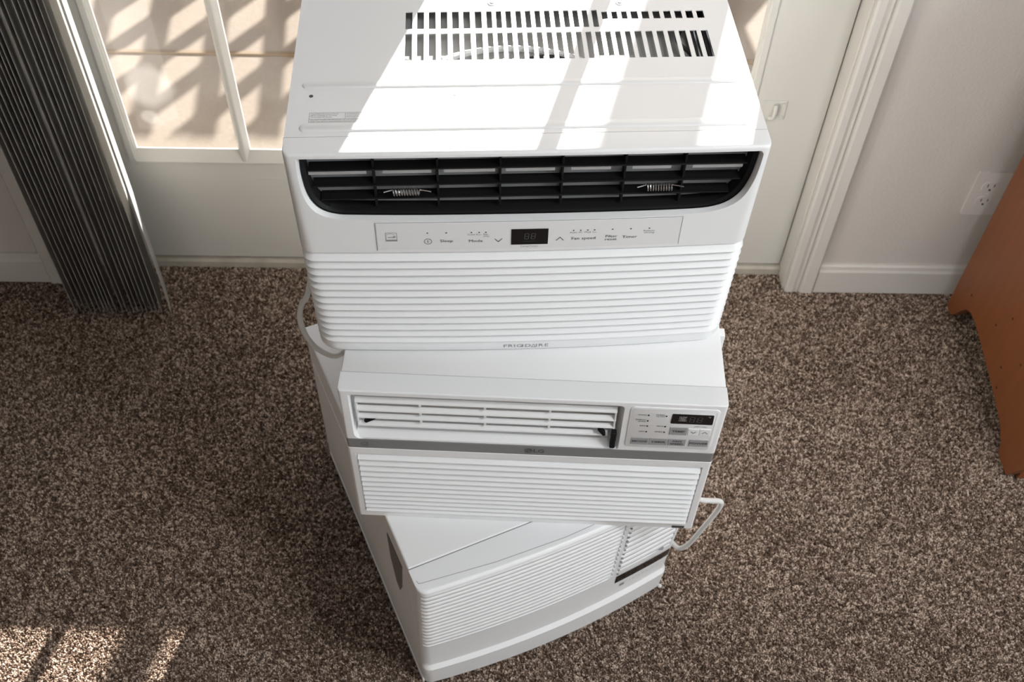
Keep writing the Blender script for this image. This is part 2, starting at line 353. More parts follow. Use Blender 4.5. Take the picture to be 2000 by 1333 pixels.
for a, b, c, d_ in ((WX0, WX1, WZ0, WZ0 + 0.04), (WX0, WX1, WZ1 - 0.04, WZ1), (WX0, WX0 + 0.04, WZ0, WZ1), (WX1 - 0.04, WX1, WZ0, WZ1), ((WX0 + WX1) / 2 - 0.02, (WX0 + WX1) / 2 + 0.02, WZ0, WZ1)):
    mb.box(a, b, YB - 0.07, YB - 0.03, c, d_, 0.004)
struct('window_1', mb, 'trim')

# carpet pile: twisted tufts standing on the floor over the area in and around view
def carpet():
    x0, x1, y0, y1 = -1.62, 1.62, -1.16, 0.047
    bm = bmesh.new()
    def patch(a, b, c, d): bm.faces.new([bm.verts.new(p) for p in ((a, c, -0.008), (b, c, -0.008), (b, d, -0.008), (a, d, -0.008))])
    patch(x0, x1, y0, -0.014); patch(OL, OR_, -0.014, y1 - 0.006)
    me = bpy.data.meshes.new('carpet_pile'); bm.to_mesh(me); bm.free()
    o = new_obj('carpet_pile', me, 'pile'); tag(o, 'speckled brown cut pile carpet covering the floor', 'carpet', kind='stuff')
    g = bpy.data.node_groups.new('pile', 'GeometryNodeTree')
    g.interface.new_socket('Geometry', in_out='INPUT', socket_type='NodeSocketGeometry'); g.interface.new_socket('Geometry', in_out='OUTPUT', socket_type='NodeSocketGeometry')
    N = g.nodes.new; L = g.links.new
    gi = N('NodeGroupInput'); go = N('NodeGroupOutput')
    dp = N('GeometryNodeDistributePointsOnFaces'); dp.inputs['Density'].default_value = 220000
    cone = N('GeometryNodeMeshCone'); cone.inputs['Vertices'].default_value = 4; cone.inputs['Radius Top'].default_value = 0.0011; cone.inputs['Radius Bottom'].default_value = 0.0013; cone.inputs['Depth'].default_value = 0.0045
    sm = N('GeometryNodeSetMaterial'); sm.inputs['Material'].default_value = M['pile']
    ip = N('GeometryNodeInstanceOnPoints')
    rr = N('FunctionNodeRandomValue'); rr.data_type = 'FLOAT_VECTOR'; rr.inputs[0].default_value = (-0.45, -0.45, 0); rr.inputs[1].default_value = (0.45, 0.45, 6.28)
    rs = N('FunctionNodeRandomValue'); rs.data_type = 'FLOAT'; rs.inputs[2].default_value = 0.8; rs.inputs[3].default_value = 1.12; rs.inputs['Seed'].default_value = 3
    rt = N('FunctionNodeRandomValue'); rt.data_type = 'FLOAT'; rt.inputs[2].default_value = 0.0; rt.inputs[3].default_value = 0.80; rt.inputs['Seed'].default_value = 9
    ns = N('ShaderNodeTexNoise'); ns.inputs['Scale'].default_value = 190; ns.inputs['Detail'].default_value = 1.0
    n2 = N('ShaderNodeTexNoise'); n2.inputs['Scale'].default_value = 5; n2.inputs['Detail'].default_value = 3.0
    pos = N('GeometryNodeInputPosition')
    mr = N('ShaderNodeMapRange'); mr.inputs['From Min'].default_value = 0.33; mr.inputs['From Max'].default_value = 0.67; mr.inputs['To Min'].default_value = -0.25; mr.inputs['To Max'].default_value = 0.50; mr.clamp = False
    m2 = N('ShaderNodeMapRange'); m2.inputs['From Min'].default_value = 0.3; m2.inputs['From Max'].default_value = 0.7; m2.inputs['To Min'].default_value = -0.06; m2.inputs['To Max'].default_value = 0.06; m2.clamp = False
    ad = N('ShaderNodeMath'); ad.operation = 'ADD'; ad2 = N('ShaderNodeMath'); ad2.operation = 'ADD'
    st = N('GeometryNodeStoreNamedAttribute'); st.data_type = 'FLOAT'; st.domain = 'INSTANCE'; st.inputs['Name'].default_value = 'tint'
    L(gi.outputs[0], dp.inputs['Mesh']); L(dp.outputs['Points'], ip.inputs['Points']); L(cone.outputs['Mesh'], sm.inputs['Geometry']); L(sm.outputs['Geometry'], ip.inputs['Instance'])
    L(rr.outputs[0], ip.inputs['Rotation']); L(rs.outputs[1], ip.inputs['Scale'])
    L(pos.outputs[0], ns.inputs['Vector']); L(pos.outputs[0], n2.inputs['Vector'])
    L(ns.outputs[0], mr.inputs['Value']); L(n2.outputs[0], m2.inputs['Value'])
    L(rt.outputs[1], ad.inputs[0]); L(mr.outputs[0], ad.inputs[1]); L(ad.outputs[0], ad2.inputs[0]); L(m2.outputs[0], ad2.inputs[1])
    L(ip.outputs['Instances'], st.inputs['Geometry']); L(ad2.outputs[0], st.inputs['Value']); L(st.outputs['Geometry'], go.inputs[0])
    md = o.modifiers.new('pile', 'NODES'); md.node_group = g
carpet()

# baseboards, casing, jambs
def base_prof(t=0.013, h=0.078): return [(0, -0.005), (-t, -0.005), (-t, h - 0.018), (-t + 0.003, h - 0.012), (-t + 0.004, h - 0.004), (-t + 0.008, h), (0, h)]
struct('baseboard_right', MB().prism(base_prof(), 0.707, XR, 'x'), 'trim', smooth=False)
struct('baseboard_left', MB().prism(base_prof(), XL, -0.991, 'x'), 'trim')
def casing(xi, sgn, name):
    w_ = 0.062; pr = [(0, 0.0), (0, -0.010), (0.004, -0.013), (0.016, -0.014), (0.024, -0.010), (0.027, -0.015), (0.031, -0.010), (0.034, -0.014), (0.038, -0.016), (w_ - 0.004, -0.017), (w_, -0.013), (w_, 0.0)]
    mb = MB(); mb.prism([(xi + sgn * a, b) for a, b in pr], -0.006, OT + 0.06, 'z'); return struct(name, mb, 'trim')
casing(OR_ + 0.004, 1, 'trim_1'); casing(OL - 0.004, -1, 'trim_2')
struct('trim_3', MB().box(OL - 0.066, OR_ + 0.066, -0.015, 0, OT + 0.004, OT + 0.066, 0.002), 'trim')
mb = MB(); mb.box(OR_, OR_ + 0.02, 0.0, 0.12, -0.03, OT, 0.0015); mb.box(OL - 0.02, OL, 0.0, 0.12, -0.03, OT, 0.0015); mb.box(OL - 0.02, OR_ + 0.02, 0.0, 0.12, OT, OT + 0.02)
struct('trim_4', mb, 'trim')
mb = MB(); mb.prism([(0.040, -0.04), (0.040, 0.012), (0.046, 0.016), (0.098, 0.018), (0.099, 0.034), (0.118, 0.034), (0.16, 0.0), (0.16, -0.04)], OL, OR_, 'x')  # raised outer step added to block sun under the door
struct('trim_5', mb, 'sill')

# double glazed door: two leaves
DY = 0.050; DT = 0.045; GZ = 0.322
def leaf(name, x0, x1, g0, g1, label):
    t = empty(name, ((x0 + x1) / 2, DY + DT / 2, 0)); t['kind'] = 'structure'; off = (-(x0 + x1) / 2, -(DY + DT / 2), 0); top = 2.045
    GY = DY + 0.012                          # glass plane; the outer side of the frame is bevelled away from it
    MB(off).prism([(x0, DY), (g0 - 0.002, DY), (g0, GY), (g0, GY + 0.003), (g0 - 0.022, DY + DT), (x0, DY + DT)], 0.0215, top, 'z').build('stile', 'door', t)
    MB(off).prism([(x1, DY), (g1 + 0.002, DY), (g1, GY), (g1, GY + 0.003), (g1 + 0.022, DY + DT), (x1, DY + DT)], 0.0215, top, 'z').build('stile', 'door', t)
    MB(off).prism([(DY, 0.0215), (DY, GZ - 0.022), (GY, GZ - 0.002), (GY + 0.003, GZ - 0.002), (DY + DT, GZ - 0.034), (DY + DT, 0.0215)], g0 - 0.002, g1 + 0.002, 'x').build('bottom_rail', 'door', t)
    MB(off).box(g0, g1, DY, DY + DT, 1.92, top, 0.001).build('top_rail', 'door', t)
    # glazing ledge below the glass, sloping to the room, and glazing stops up the sides
    MB(off).prism([(DY - 0.004, GZ - 0.026), (DY - 0.005, GZ - 0.021), (DY + 0.0095, GZ + 0.003), (GY - 0.0002, GZ + 0.003), (GY - 0.0002, GZ - 0.026)], g0 - 0.004, g1 + 0.004, 'x').build('glazing_bead', 'door', t)
    for gx, s in ((g0, 1), (g1, -1)):
        MB(off).prism([(gx - s * 0.016, DY), (gx - s * 0.016, DY - 0.004), (gx - s * 0.005, DY - 0.004), (gx + s * 0.001, DY + 0.009), (gx + s * 0.001, GY - 0.0002), (gx - s * 0.012, GY - 0.0002)], GZ - 0.02, 1.93, 'z').build('glazing_bead', 'door', t)
    c = (g0 + g1) / 2; a = 0.012
    MB(off).prism([(c - 0.003, DY + 0.040), (c - a, GY + 0.003), (c - a, GY - 0.002), (c - 0.005, DY - 0.002), (c - 0.003, DY - 0.004), (c + 0.003, DY - 0.004), (c + 0.005, DY - 0.002), (c + a, GY - 0.002), (c + a, GY + 0.003), (c + 0.003, DY + 0.040)], GZ - 0.019, 1.93, 'z').build('muntin', 'door', t)
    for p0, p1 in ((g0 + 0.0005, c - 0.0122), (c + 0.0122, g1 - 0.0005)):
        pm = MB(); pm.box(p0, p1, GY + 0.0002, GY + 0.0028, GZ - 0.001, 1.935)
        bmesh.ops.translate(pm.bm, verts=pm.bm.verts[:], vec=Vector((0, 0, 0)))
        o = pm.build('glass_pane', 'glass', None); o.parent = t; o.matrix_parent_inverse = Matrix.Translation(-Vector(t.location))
    return t
dl = leaf('door_1', OL + 0.003, -0.137, -0.735, -0.300, '')
dr = leaf('door_2', -0.133, OR_ - 0.003, 0.0435, 0.4775, '')
# old painted-over crack line on left leaf, painted-over latch bolt on right leaf
MB((0.531, -(DY + DT / 2), 0)).tube([(-0.520, DY + 0.0003, 0.2575), (-0.470, DY + 0.0001, 0.2565), (-0.44, DY + 0.0003, 0.256), (-0.40, DY + 0.0003, 0.2575), (-0.302, DY + 0.0003, 0.2575)], 0.0007, 6).build('paint_ridge', 'door', dl)
t = empty('door_bolt', (0.531, DY, 0.452)); tag(t, 'small painted-over bolt on the white door stile beside the top air conditioner', 'bolt')
MB().box(-0.022, 0.026, -0.0022, 0, -0.022, 0.024, 0.001).build('back_plate', 'door', t)
MB().tube(spline([(-0.006, -0.004, -0.016), (0.002, -0.006, -0.014), (0.004, -0.008, 0.0), (0.004, -0.006, 0.017)], 5), 0.0042, 8).build('bolt_barrel', 'door', t, smooth=True)
for a, b in ((0.018, 0.016), (0.020, -0.014), (-0.016, -0.016)): MB().disc((a, -0.0028, b), 0.0032, 0.0016, 'y', 12).build('screw_head', 'door', t)

# ------------------------------------------------------------------ outside: patio slab, lattice, posts
struct('trim_6', MB().box(-3.2, 3.2, 0.12, 0.16, -0.5, -0.02), 'stucco')
o = MB().box(-3.5, 3.5, 0.16, 0.935, -0.2, -0.08, 0.003).build('patio_slab', 'patio'); tag(o, 'sunlit beige concrete patio strip just outside the glass door', 'patio', kind='structure')
o = MB().box(-3.5, 3.5, 0.953, 3.6, -0.2, -0.08, 0.003).build('patio_slab', 'patio'); tag(o, 'beige concrete patio beyond the brown joint strip', 'patio', kind='structure')
o = MB().box(-3.5, 3.5, 0.9355, 0.9525, -0.19, -0.076, 0.002).build('joint_strip', 'expansion'); tag(o, 'thin brown joint strip crossing the patio outside', 'strip')
o = MB().box(-14, 14, 3.6, 22, -0.4, -0.12).build('ground', 'foliage'); o['kind'] = 'structure'
LY = 2.9; LH = 0.78; LB = -0.06
fence = empty('lattice_screen', (0.15, LY, -0.08)); tag(fence, 'wooden diagonal lattice screen outside whose shadow falls on the patio', 'screen')
def clip_slat(c, sgn, y0, y1, mbx, half=0.033):
    # slat between lines x - sgn*z = c +- half, clipped to lattice height
    z0, z1 = LB, LH; xs = [(c - half + sgn * z0, z0), (c + half + sgn * z0, z0), (c + half + sgn * z1, z1), (c - half + sgn * z1, z1)]
    xa, xb = -1.5, 1.9
    if max(p[0] for p in xs) < xa or min(p[0] for p in xs) > xb: return False
    bm = bmesh.new(); A = [bm.verts.new((p[0], y0, p[1])) for p in xs]; B = [bm.verts.new((p[0], y1, p[1])) for p in xs]
    bm.faces.new(A); bm.faces.new(B[::-1])
    for i in range(4): bm.faces.new((A[i], A[(i + 1) % 4], B[(i + 1) % 4], B[i]))
    for n_, co in (((-1, 0, 0), (xa, 0, 0)), ((1, 0, 0), (xb, 0, 0))):
        bmesh.ops.bisect_plane(bm, geom=bm.verts[:] + bm.edges[:] + bm.faces[:], plane_co=co, plane_no=n_, clear_outer=True)
        bmesh.ops.holes_fill(bm, edges=bm.edges[:])
    if len(bm.faces) < 3: bm.free(); return False
    bm_obj('lattice_slat', bm, 'lattice', fence, (-0.15, -LY, 0.08)); return True
for i in range(-20, 30):
    clip_slat(-1.115 + 0.17 * i, 1, LY - 0.008, LY, None); clip_slat(0.047 + 0.17 * i, -1, LY + 0.0005, LY + 0.0085, None, 0.034)
MB((-0.15, -LY, 0.08)).box(-1.56, 1.96, LY - 0.03, LY + 0.03, -0.079, -0.03, 0.003).build('bottom_board', 'lattice', fence)
for (xa, wd, lab) in ((1.141, 0.104, 'thick wooden porch post outside the right door leaf'), (0.405, 0.068, 'slim wooden porch post outside, left of the thick one'), (-1.53, 0.09, 'wooden porch post outside at the left end of the lattice')):
    o = MB().box(-wd / 2, wd / 2, 0, wd, 0, 2.75, 0.004).build('porch_post', 'lattice', loc=(xa, LY + 0.04, -0.08)); tag(o, lab, 'post')
# hedge beyond the patio
random.seed(3)
bm = bmesh.new()
bmesh.ops.create_grid(bm, x_segments=60, y_segments=16, size=1)
for v in bm.verts:
    x, y = v.co.x * 8, v.co.y; a = (y + 1) / 2 * pi
    v.co = Vector((x, 7.5 - 0.7 * cos(a) + random.uniform(-.08, .08), -0.15 + 1.35 * sin(a) ** 0.6 + random.uniform(-.08, .08)))
o = bm_obj('hedge', bm, 'foliage'); tag(o, 'low green hedge far beyond the patio', 'hedge')

# ------------------------------------------------------------------ vertical blinds parked at the left of the door
blind = empty('vertical_blind', (-0.80, -0.07, 0.0)); tag(blind, 'stack of grey vertical blind slats drawn aside left of the door', 'blind')
random.seed(11)
def vane(x, yaw, wd=0.089, lab=None):
    bm = bmesh.new(); n = 8; z0, z1 = 0.016, 2.10; rows = []
    for z in (z0, 0.7, 1.4, z1):
        r = []
        for k in range(n + 1):
            t_ = k / n; yy = (t_ - 0.5) * wd; xx = 0.0010 * (1 - (2 * t_ - 1) ** 2)
            r.append((xx, yy, z))
        rows.append(r)
    th = 0.0008
    for sgn in (0, 1):
        pass
    F_v = [[bm.verts.new((p[0], p[1], p[2])) for p in r] for r in rows]; B_v = [[bm.verts.new((p[0] - th, p[1], p[2])) for p in r] for r in rows]
    for i in range(len(rows) - 1):
        for k in range(n):
            bm.faces.new((F_v[i][k], F_v[i][k + 1], F_v[i + 1][k + 1], F_v[i + 1][k])); bm.faces.new((B_v[i][k], B_v[i + 1][k], B_v[i + 1][k + 1], B_v[i][k + 1]))
        bm.faces.new((F_v[i][0], F_v[i + 1][0], B_v[i + 1][0], B_v[i][0])); bm.faces.new((F_v[i][n], B_v[i][n], B_v[i + 1][n], F_v[i + 1][n]))
    for k in range(n): bm.faces.new((F_v[0][k], B_v[0][k], B_v[0][k + 1], F_v[0][k + 1]))
    bmesh.ops.rotate(bm, verts=bm.verts[:], matrix=Matrix.Rotation(yaw, 3, 'Z'))
    o = bm_obj('blind_slat', bm, 'blind', blind, (0, 0, 0), True); o.location = (x - 0.5 * wd * sin(yaw) + 0.80, -0.115 + 0.5 * wd * cos(yaw) + 0.07, 0.0); return o
xs_ = [-0.905, -0.893, -0.882, -0.872, -0.8615, -0.851, -0.8415, -0.8335, -0.826, -0.817, -0.8025, -0.7935, -0.7795, -0.770, -0.7595, -0.751, -0.740, -0.7305, -0.7195]
for i, x in enumerate(xs_): vane(x, math.atan2(-x, 1.5) + math.radians((-7.0 if i < 14 else -9.5) + random.uniform(-1.8, 1.8)))
vane(-0.7000, math.radians(20.5))
MB((0.80, 0.07, 0)).box(-0.93, 0.66, -0.105, -0.035, 2.11, 2.15, 0.003).build('head_rail', 'trim', blind)

# ------------------------------------------------------------------ electrical outlet
t = empty('wall_outlet', (0.9952, 0.0, 0.2912)); tag(t, 'white duplex electrical outlet on the wall left of the wooden dresser', 'outlet')
MB().prism(rrect(-0.035, 0.035, -0.057, 0.057, 0.003), -0.0055, -0.0002, 'y', 0.0).build('cover_plate', 'outlet', t)
for dz in (0.0195, -0.0195):
    oc = []
    for k in range(24):
        a = 2 * pi * k / 24; oc.append((max(-0.0172, min(0.0172, 0.0185 * cos(a))), dz + max(-0.0135, min(0.0135, 0.0175 * sin(a)))))
    r_ = MB().prism(oc, -0.0068, -0.005, 'y').build('receptacle', 'outlet', t)
    mb = MB(); mb.box(-0.0078, -0.0058, -0.0071, -0.006, dz + 0.0005, dz + 0.0085); mb.box(0.0056, 0.0074, -0.0071, -0.006, dz + 0.001, dz + 0.008); mb.disc((0, -0.0066, dz - 0.0065), 0.0026, 0.001, 'y', 12); mb.build('socket_slot', 'outlet_dark', r_)
MB().disc((0, -0.0062, 0), 0.0028, 0.0014, 'y', 14).build('screw', 'outlet', t)

# ------------------------------------------------------------------ added ceiling lamp, unseen
t = empty('added_ceiling_lamp', (1.05, -1.55, H)); tag(t, 'round white ceiling lamp added out of view for overhead light', 'lamp')
MB().disc((0, 0, -0.02), 0.24, 0.04, 'z', 32).build('base', 'white_plastic', t)
MB().disc((0, 0, -0.06), 0.20, 0.04, 'z', 32, 0.23).build('lamp_shade', 'white_plastic', t)

# ------------------------------------------------------------------ dresser
DX = 1.0
t = empty('dresser', (1.5, -0.29, 0.0)); tag(t, 'orange-brown pine dresser with cut-out feet standing against the wall', 'dresser'); off = (-1.5, 0.29, 0)
side = [(-0.050, 0.0), (-0.078, 0.0), (-0.092, 0.018), (-0.108, 0.048), (-0.122, 0.068), (-0.142, 0.079), (-0.17, 0.081), (-0.20, 0.078), (-0.285, 0.066), (-0.36, 0.053), (-0.405, 0.041), (-0.430, 0.024), (-0.440, 0.004), (-0.446, 0.0), (-0.492, 0.0), (-0.530, 0.085), (-0.530, 0.80), (-0.050, 0.80)]
MB(off).prism(side, DX, DX + 0.02, 'x').build('side_panel', 'wood', t)
MB(off).prism(side, 1.98, 2.0, 'x').build('side_panel', 'wood', t)
MB(off).box(DX - 0.015, 2.015, -0.548, -0.040, 0.80, 0.824, 0.004).build('top_board', 'wood', t)
MB(off).box(DX + 0.0205, 1.9795, -0.060, -0.052, 0.10, 0.799).build('back_board', 'wood', t)
apr = [(1.021, 0.0), (1.055, 0.0), (1.09, 0.05), (1.15, 0.085), (1.5, 0.10), (1.85, 0.085), (1.91, 0.05), (1.945, 0.0), (1.979, 0.0), (1.979, 0.16), (1.021, 0.16)]
pm = MB(off); pm.prism(apr, -0.5, -0.485, 'y'); pm.build('front_apron', 'wood', t)
for i, (a, b) in enumerate(((0.165, 0.365), (0.37, 0.57), (0.575, 0.79))):
    d_ = MB(off).box(1.024, 1.976, -0.528, -0.51, a, b, 0.003).build('drawer', 'wood', t)
    for kx in (1.25, 1.75): MB(off).disc((kx, -0.54, (a + b) / 2), 0.016, 0.024, 'y', 16).build('knob', 'wood', d_)
for (yy, zz) in ((-0.115, 0.105), (-0.235, 0.150), (-0.315, 0.115), (-0.335, 0.075), (-0.27, 0.21), (-0.36, 0.18)): MB(off).disc((DX - 0.0001, yy, zz), 0.0028, 0.0006, 'x', 10).build('nail_hole', 'wood_dark', t)

# ------------------------------------------------------------------ bottom air conditioner (slanted bulging front, ribbed)
W3, H3 = 0.459, 0.3757
C0 = (-0.1028, -0.9442); CY = 0.4255
def place(name, c0, yaw, wd, dp, z, label):
    cx, cy = wd / 2, dp / 2; X = c0[0] + cx * cos(yaw) - cy * sin(yaw); Y = c0[1] + cx * sin(yaw) + cy * cos(yaw)
    t = empty(name, (X, Y, z), yaw); tag(t, label, 'air conditioner', 'stack of window air conditioners'); return t, (-cx, -cy, 0)
def curve_corner(u, wd, r):
    d_ = max(0.0, min(u, wd - u)); return 0.0 if d_ >= r else r - sqrt(max(0, r * r - (r - d_) ** 2))
def ucols(wd, r, nmid=20):
    a = [r * (1 - cos(k / 7 * pi / 2)) for k in range(8)]; return a + lin(r, wd - r, nmid)[1:-1] + [wd - x for x in a[::-1]]

acC, off = ac, off = place('air_conditioner', C0, CY, W3, 0.54, 0.0, 'bottom white air conditioner turned sideways on the carpet, with a ribbed bowed front')
def s3(u, z):
    q = 1 - z / H3; u_ = (u - W3 / 2) / (W3 / 2)
    v = 0.003 + 0.030 * q - (0.011 + 0.007 * q) * (1 - u_ * u_) + curve_corner(u, W3, 0.014)
    if z < 0.060: v -= 0.007
    elif z < 0.068: v -= 0.007 * (0.068 - z) / 0.008
    if z > H3 - 0.007: tt = (z - (H3 - 0.007)) / 0.007; v += 0.007 * (1 - sqrt(max(0, 1 - tt * tt)))
    return v
def s3r(u, z):
    v = s3(u, z)
    if 0.158 < z < 0.3675 and 0.004 < u < 0.330: v += 0.004
    if 0.172 < z < 0.3675 and 0.338 < u < 0.444: v += 0.005
    return v
us = sorted(set(ucols(W3, 0.014, 24) + [0.0035, 0.0045, 0.3295, 0.3305, 0.3375, 0.3385, 0.4435, 0.4445]))
zs = [0.0] + lin(0.004, 0.060, 4) + [0.0605, 0.064, 0.068] + lin(0.08, 0.15, 4) + [0.1575, 0.1585, 0.1715, 0.1725] + lin(0.19, 0.355, 8) + [0.367, 0.368] + [H3 - 0.007 + 0.007 * sin(k / 6 * pi / 2) for k in range(7)]
front = bm_obj('front_panel', shell(us, zs, s3r, 0.046), 'white_plastic', ac, off, True)
mb = MB(off); mb.box(0.0, W3, 0.0475, 0.54, 0.004, H3, 0.0025); cab3 = mb.build('cabinet', 'white_steel', ac)
MB(off).box(0.002, W3 - 0.002, 0.044, 0.050, 0.004, H3 - 0.0012).build('seam', 'ink_mid', ac)
u3 = [0.0005, 0.0035, 0.008, 0.014] + lin(0.025, 0.326, 16) + [0.330]
for k in range(15):
    z1_ = 0.3668 - k * 0.01387; bm_obj('grille_slat', slat_sweep(u3, s3, z1_ - 0.01387, z1_, 0.0029, off, 0.0028, True), 'white_plastic', ac, (0, 0, 0), True)
u4 = [0.338, 0.3385] + lin(0.345, 0.437, 8) + [0.4435, 0.444]
for k in range(10):
    z1_ = 0.3668 - k * 0.0194; bm_obj('grille_slat', slat_sweep(u4, s3, z1_ - 0.0194, z1_, 0.0046, off, 0.0040, True), 'white_plastic', ac, (0, 0, 0), True)
# vane adjuster knobs between the two grilles
for k in range(13):
    z_ = 0.352 - 0.0153 * k; MB(off).disc((0.3385 + 0.0016, s3(0.34, z_) - 0.0003, z_ - 0.004), 0.0020, 0.003, 'y', 8).build('vane_pin', 'ink_mid', ac)
    MB(off).disc((0.3285, s3(0.329, z_) - 0.0005, z_ - 0.004), 0.0016, 0.003, 'y', 8).build('vane_pin', 'white_plastic', ac)
MB(off).prism([(0.418, 0.179), (0.427, 0.183), (0.427, 0.174)], s3(0.42, 0.18) - 0.002, s3(0.42, 0.18) + 0.004, 'y').build('lever', 'button_grey', ac)
ik = Ink(s3, 0.0006)
for (a, b) in zip(lin(0.340, 0.449, 9), lin(0.340, 0.449, 9)[1:]): ik.poly([(a, 0.1235), (b, 0.1235), (b, 0.1515), (a, 0.1515)])
ik.build('display_window', 'display', ac, off)
Ink(s3, 0.0004).line([(0.006, 0.1545), (0.45, 0.1545)], 0.0012).build('band_edge', 'white_plastic', ac, off)
ik = Ink(s3, 0.0006); ik.rect(0.353, 0.3625, 0.0985, 0.1075); ik.build('logo_square', 'ink_mid', ac, off)
ik = Ink(s3, 0.0006); ik.text('FRIEDRICH', 0.402, 0.1045, 0.0058, track=1.75, sx=0.95); ik.build('brand_name', 'ink_light', ac, off)
# lip line along the top of the front and fine groove
tk = TopInk(None); tk.line([(0.0045, 0.026), (0.006, 0.021), (0.010, 0.020), (0.12, 0.008), (0.23, 0.0035), (0.34, 0.008), (0.446, 0.020)], 0.0008); tk.build('groove', 'ink_mid', ac, (off[0], off[1], H3 + 0.0002))
MB(off).box(0.0, W3, 0.0300, 0.0310, H3 - 0.004, H3 - 0.0005).build('lip', 'white_plastic', ac)
# recessed handle opening on its left side and pressed panels
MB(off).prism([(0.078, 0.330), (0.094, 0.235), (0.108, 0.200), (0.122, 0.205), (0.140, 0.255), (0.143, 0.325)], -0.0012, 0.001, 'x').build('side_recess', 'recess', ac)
MB(off).box(-0.0012, 0.001, 0.335, 0.520, 0.035, 0.300, 0.0008).build('pressed_panel', 'white_steel', ac)
MB(off).box(-0.0016, 0.001, 0.030, 0.530, 0.001, 0.010, 0.0004).build('base_flange', 'white_steel', ac)

# ------------------------------------------------------------------ middle air conditioner
W2, Z2, T2 = 0.4915, 0.3762, 0.6830; H2 = T2 - Z2
ac, off = place('air_conditioner', (-0.1995, -0.8121), -0.0371, W2, 0.42, Z2, 'middle white air conditioner with a grey band across its front, under the top one')
def Zl(z): return z - Z2
def s2(u, z):
    v = curve_corner(u, W2, 0.004)
    if z > H2 - 0.002: tt = (z - (H2 - 0.002)) / 0.002; v += 0.002 * (1 - sqrt(max(0, 1 - tt * tt)))
    return v
BZ0, BZ1 = Zl(0.5545), Zl(0.5765)
def s2r(u, z):
    v = s2(u, z)
    if BZ0 < z < BZ1: v += 0.0022
    if Zl(0.392) < z < Zl(0.541) and 0.0105 < u < 0.4805: v += 0.004
    return v
us = sorted(set(ucols(W2, 0.004, 14) + [0.0100, 0.0110, 0.4800, 0.4810]))
zs = sorted(set([0, 0.003, Zl(0.3915), Zl(0.3925), Zl(0.46), Zl(0.5405), Zl(0.5415), BZ0 - 0.0004, BZ0 + 0.0004, BZ1 - 0.0004, BZ1 + 0.0004, Zl(0.63)] + [H2 - 0.002 + 0.002 * sin(k / 5 * pi / 2) for k in range(6)]))
fp = bm_obj('front_panel', shell(us, zs, s2r, 0.030), 'white_plastic', ac, (0, 0, 0), True)
vo = lambda g: rrect(0.0135 - g, 0.3610 + g, Zl(0.5775) - g, Zl(0.6745) + g * 0.3, 0.0, n=5, rs=(0.012, 0.006, 0.006, 0.002))
cut = bm_obj('cut', loft([vo(0.0045), vo(0.0), vo(0.0)], [-0.006, 0.003, 0.06]), 'white_plastic', ac)
boolean(fp, [cut]); fp.data.transform(Matrix.Translation(Vector(off)))
mb = MB(off); mb.box(0.0005, W2 - 0.0005, 0.0312, 0.42, 0.0, H2 - 0.0004, 0.002)
cab = mb.build('cabinet', 'white_steel', ac)
c2 = MB(off).box(0.012, 0.3625, 0.02, 0.16, Zl(0.576), Zl(0.676)).build('cut', 'white_steel', ac); boolean(cab, [c2])
# vent duct liner
liner = [(p[0], p[1]) for p in rrect(0.0132, 0.3613, Zl(0.5772), Zl(0.6748), 0, n=4, rs=(0.012, 0.006, 0.006, 0.002))]
bm = bmesh.new(); a = [bm.verts.new((p[0], 0.006, p[1])) for p in liner]; b = [bm.verts.new((p[0], 0.10, p[1])) for p in liner]; n = len(liner)
for i in range(n): bm.faces.new((a[i], b[i], b[(i + 1) % n], a[(i + 1) % n]))
bm.faces.new(b); bm_obj('air_duct', bm, 'dark_inside', ac, off)
# sloping lower lip of the duct
MB(off).prism([(0.0015, Zl(0.5785)), (0.0105, Zl(0.5875)), (0.019, Zl(0.5895)), (0.030, Zl(0.5895)), (0.030, Zl(0.577)), (0.0015, Zl(0.577))], 0.0150, 0.3480, 'x').build('duct_lip', 'white_plastic', ac)
# top fixed cover and movable louver blades
lz = [(0.6735, 0.6585), (0.6550, 0.6402), (0.6372, 0.6242), (0.6208, 0.6070)]
SL = 1.43                                   # blades lean so that only a dark slit shows between them from above
for k, (a1, a0) in enumerate(lz):
    x0, x1 = (0.0190, 0.3545) if k < 3 else (0.0195, 0.3465)
    vt = 0.0085; vb = 0.0032; zt_, zb_ = a1 - vt * SL, a0 - vb * SL
    MB(off).prism([(vt, Zl(zt_)), (vb + 0.0008, Zl(zb_) + 0.0030), (vb, Zl(zb_) + 0.0010), (vb + 0.0006, Zl(zb_)), (vb + 0.0030, Zl(zb_)), (vt + 0.0012, Zl(zt_) - 0.0014)], x0, x1, 'x').build('louver_blade', 'louver_white', ac)
for x in (0.1020, 0.1855, 0.2690):
    for (b1, b0) in ((0.6535, 0.6485), (0.6355, 0.6300), (0.6195, 0.6130)): MB(off).box(x - 0.0015, x + 0.0015, 0.0036, 0.010, Zl(b0), Zl(b1), 0.0004).build('louver_link', 'louver_white', ac)
for x in (0.0196, 0.3530): MB(off).box(x - 0.0012, x + 0.0012, 0.0036, 0.012, Zl(0.6020 if x < 0.1 else 0.619), Zl(0.6540), 0.0004).build('louver_end', 'louver_white', ac)
MB(off).prism([(0.3325, Zl(0.6175)), (0.3405, Zl(0.6052)), (0.3435, Zl(0.6075)), (0.3365, Zl(0.6195))], 0.001, 0.008, 'y').build('deflector', 'black_plastic', ac)
MB(off).prism([(0.0275, Zl(0.6130)), (0.0310, Zl(0.6165)), (0.0430, Zl(0.6190)), (0.0300, Zl(0.6100))], 0.003, 0.008, 'y').build('deflector', 'black_plastic', ac)
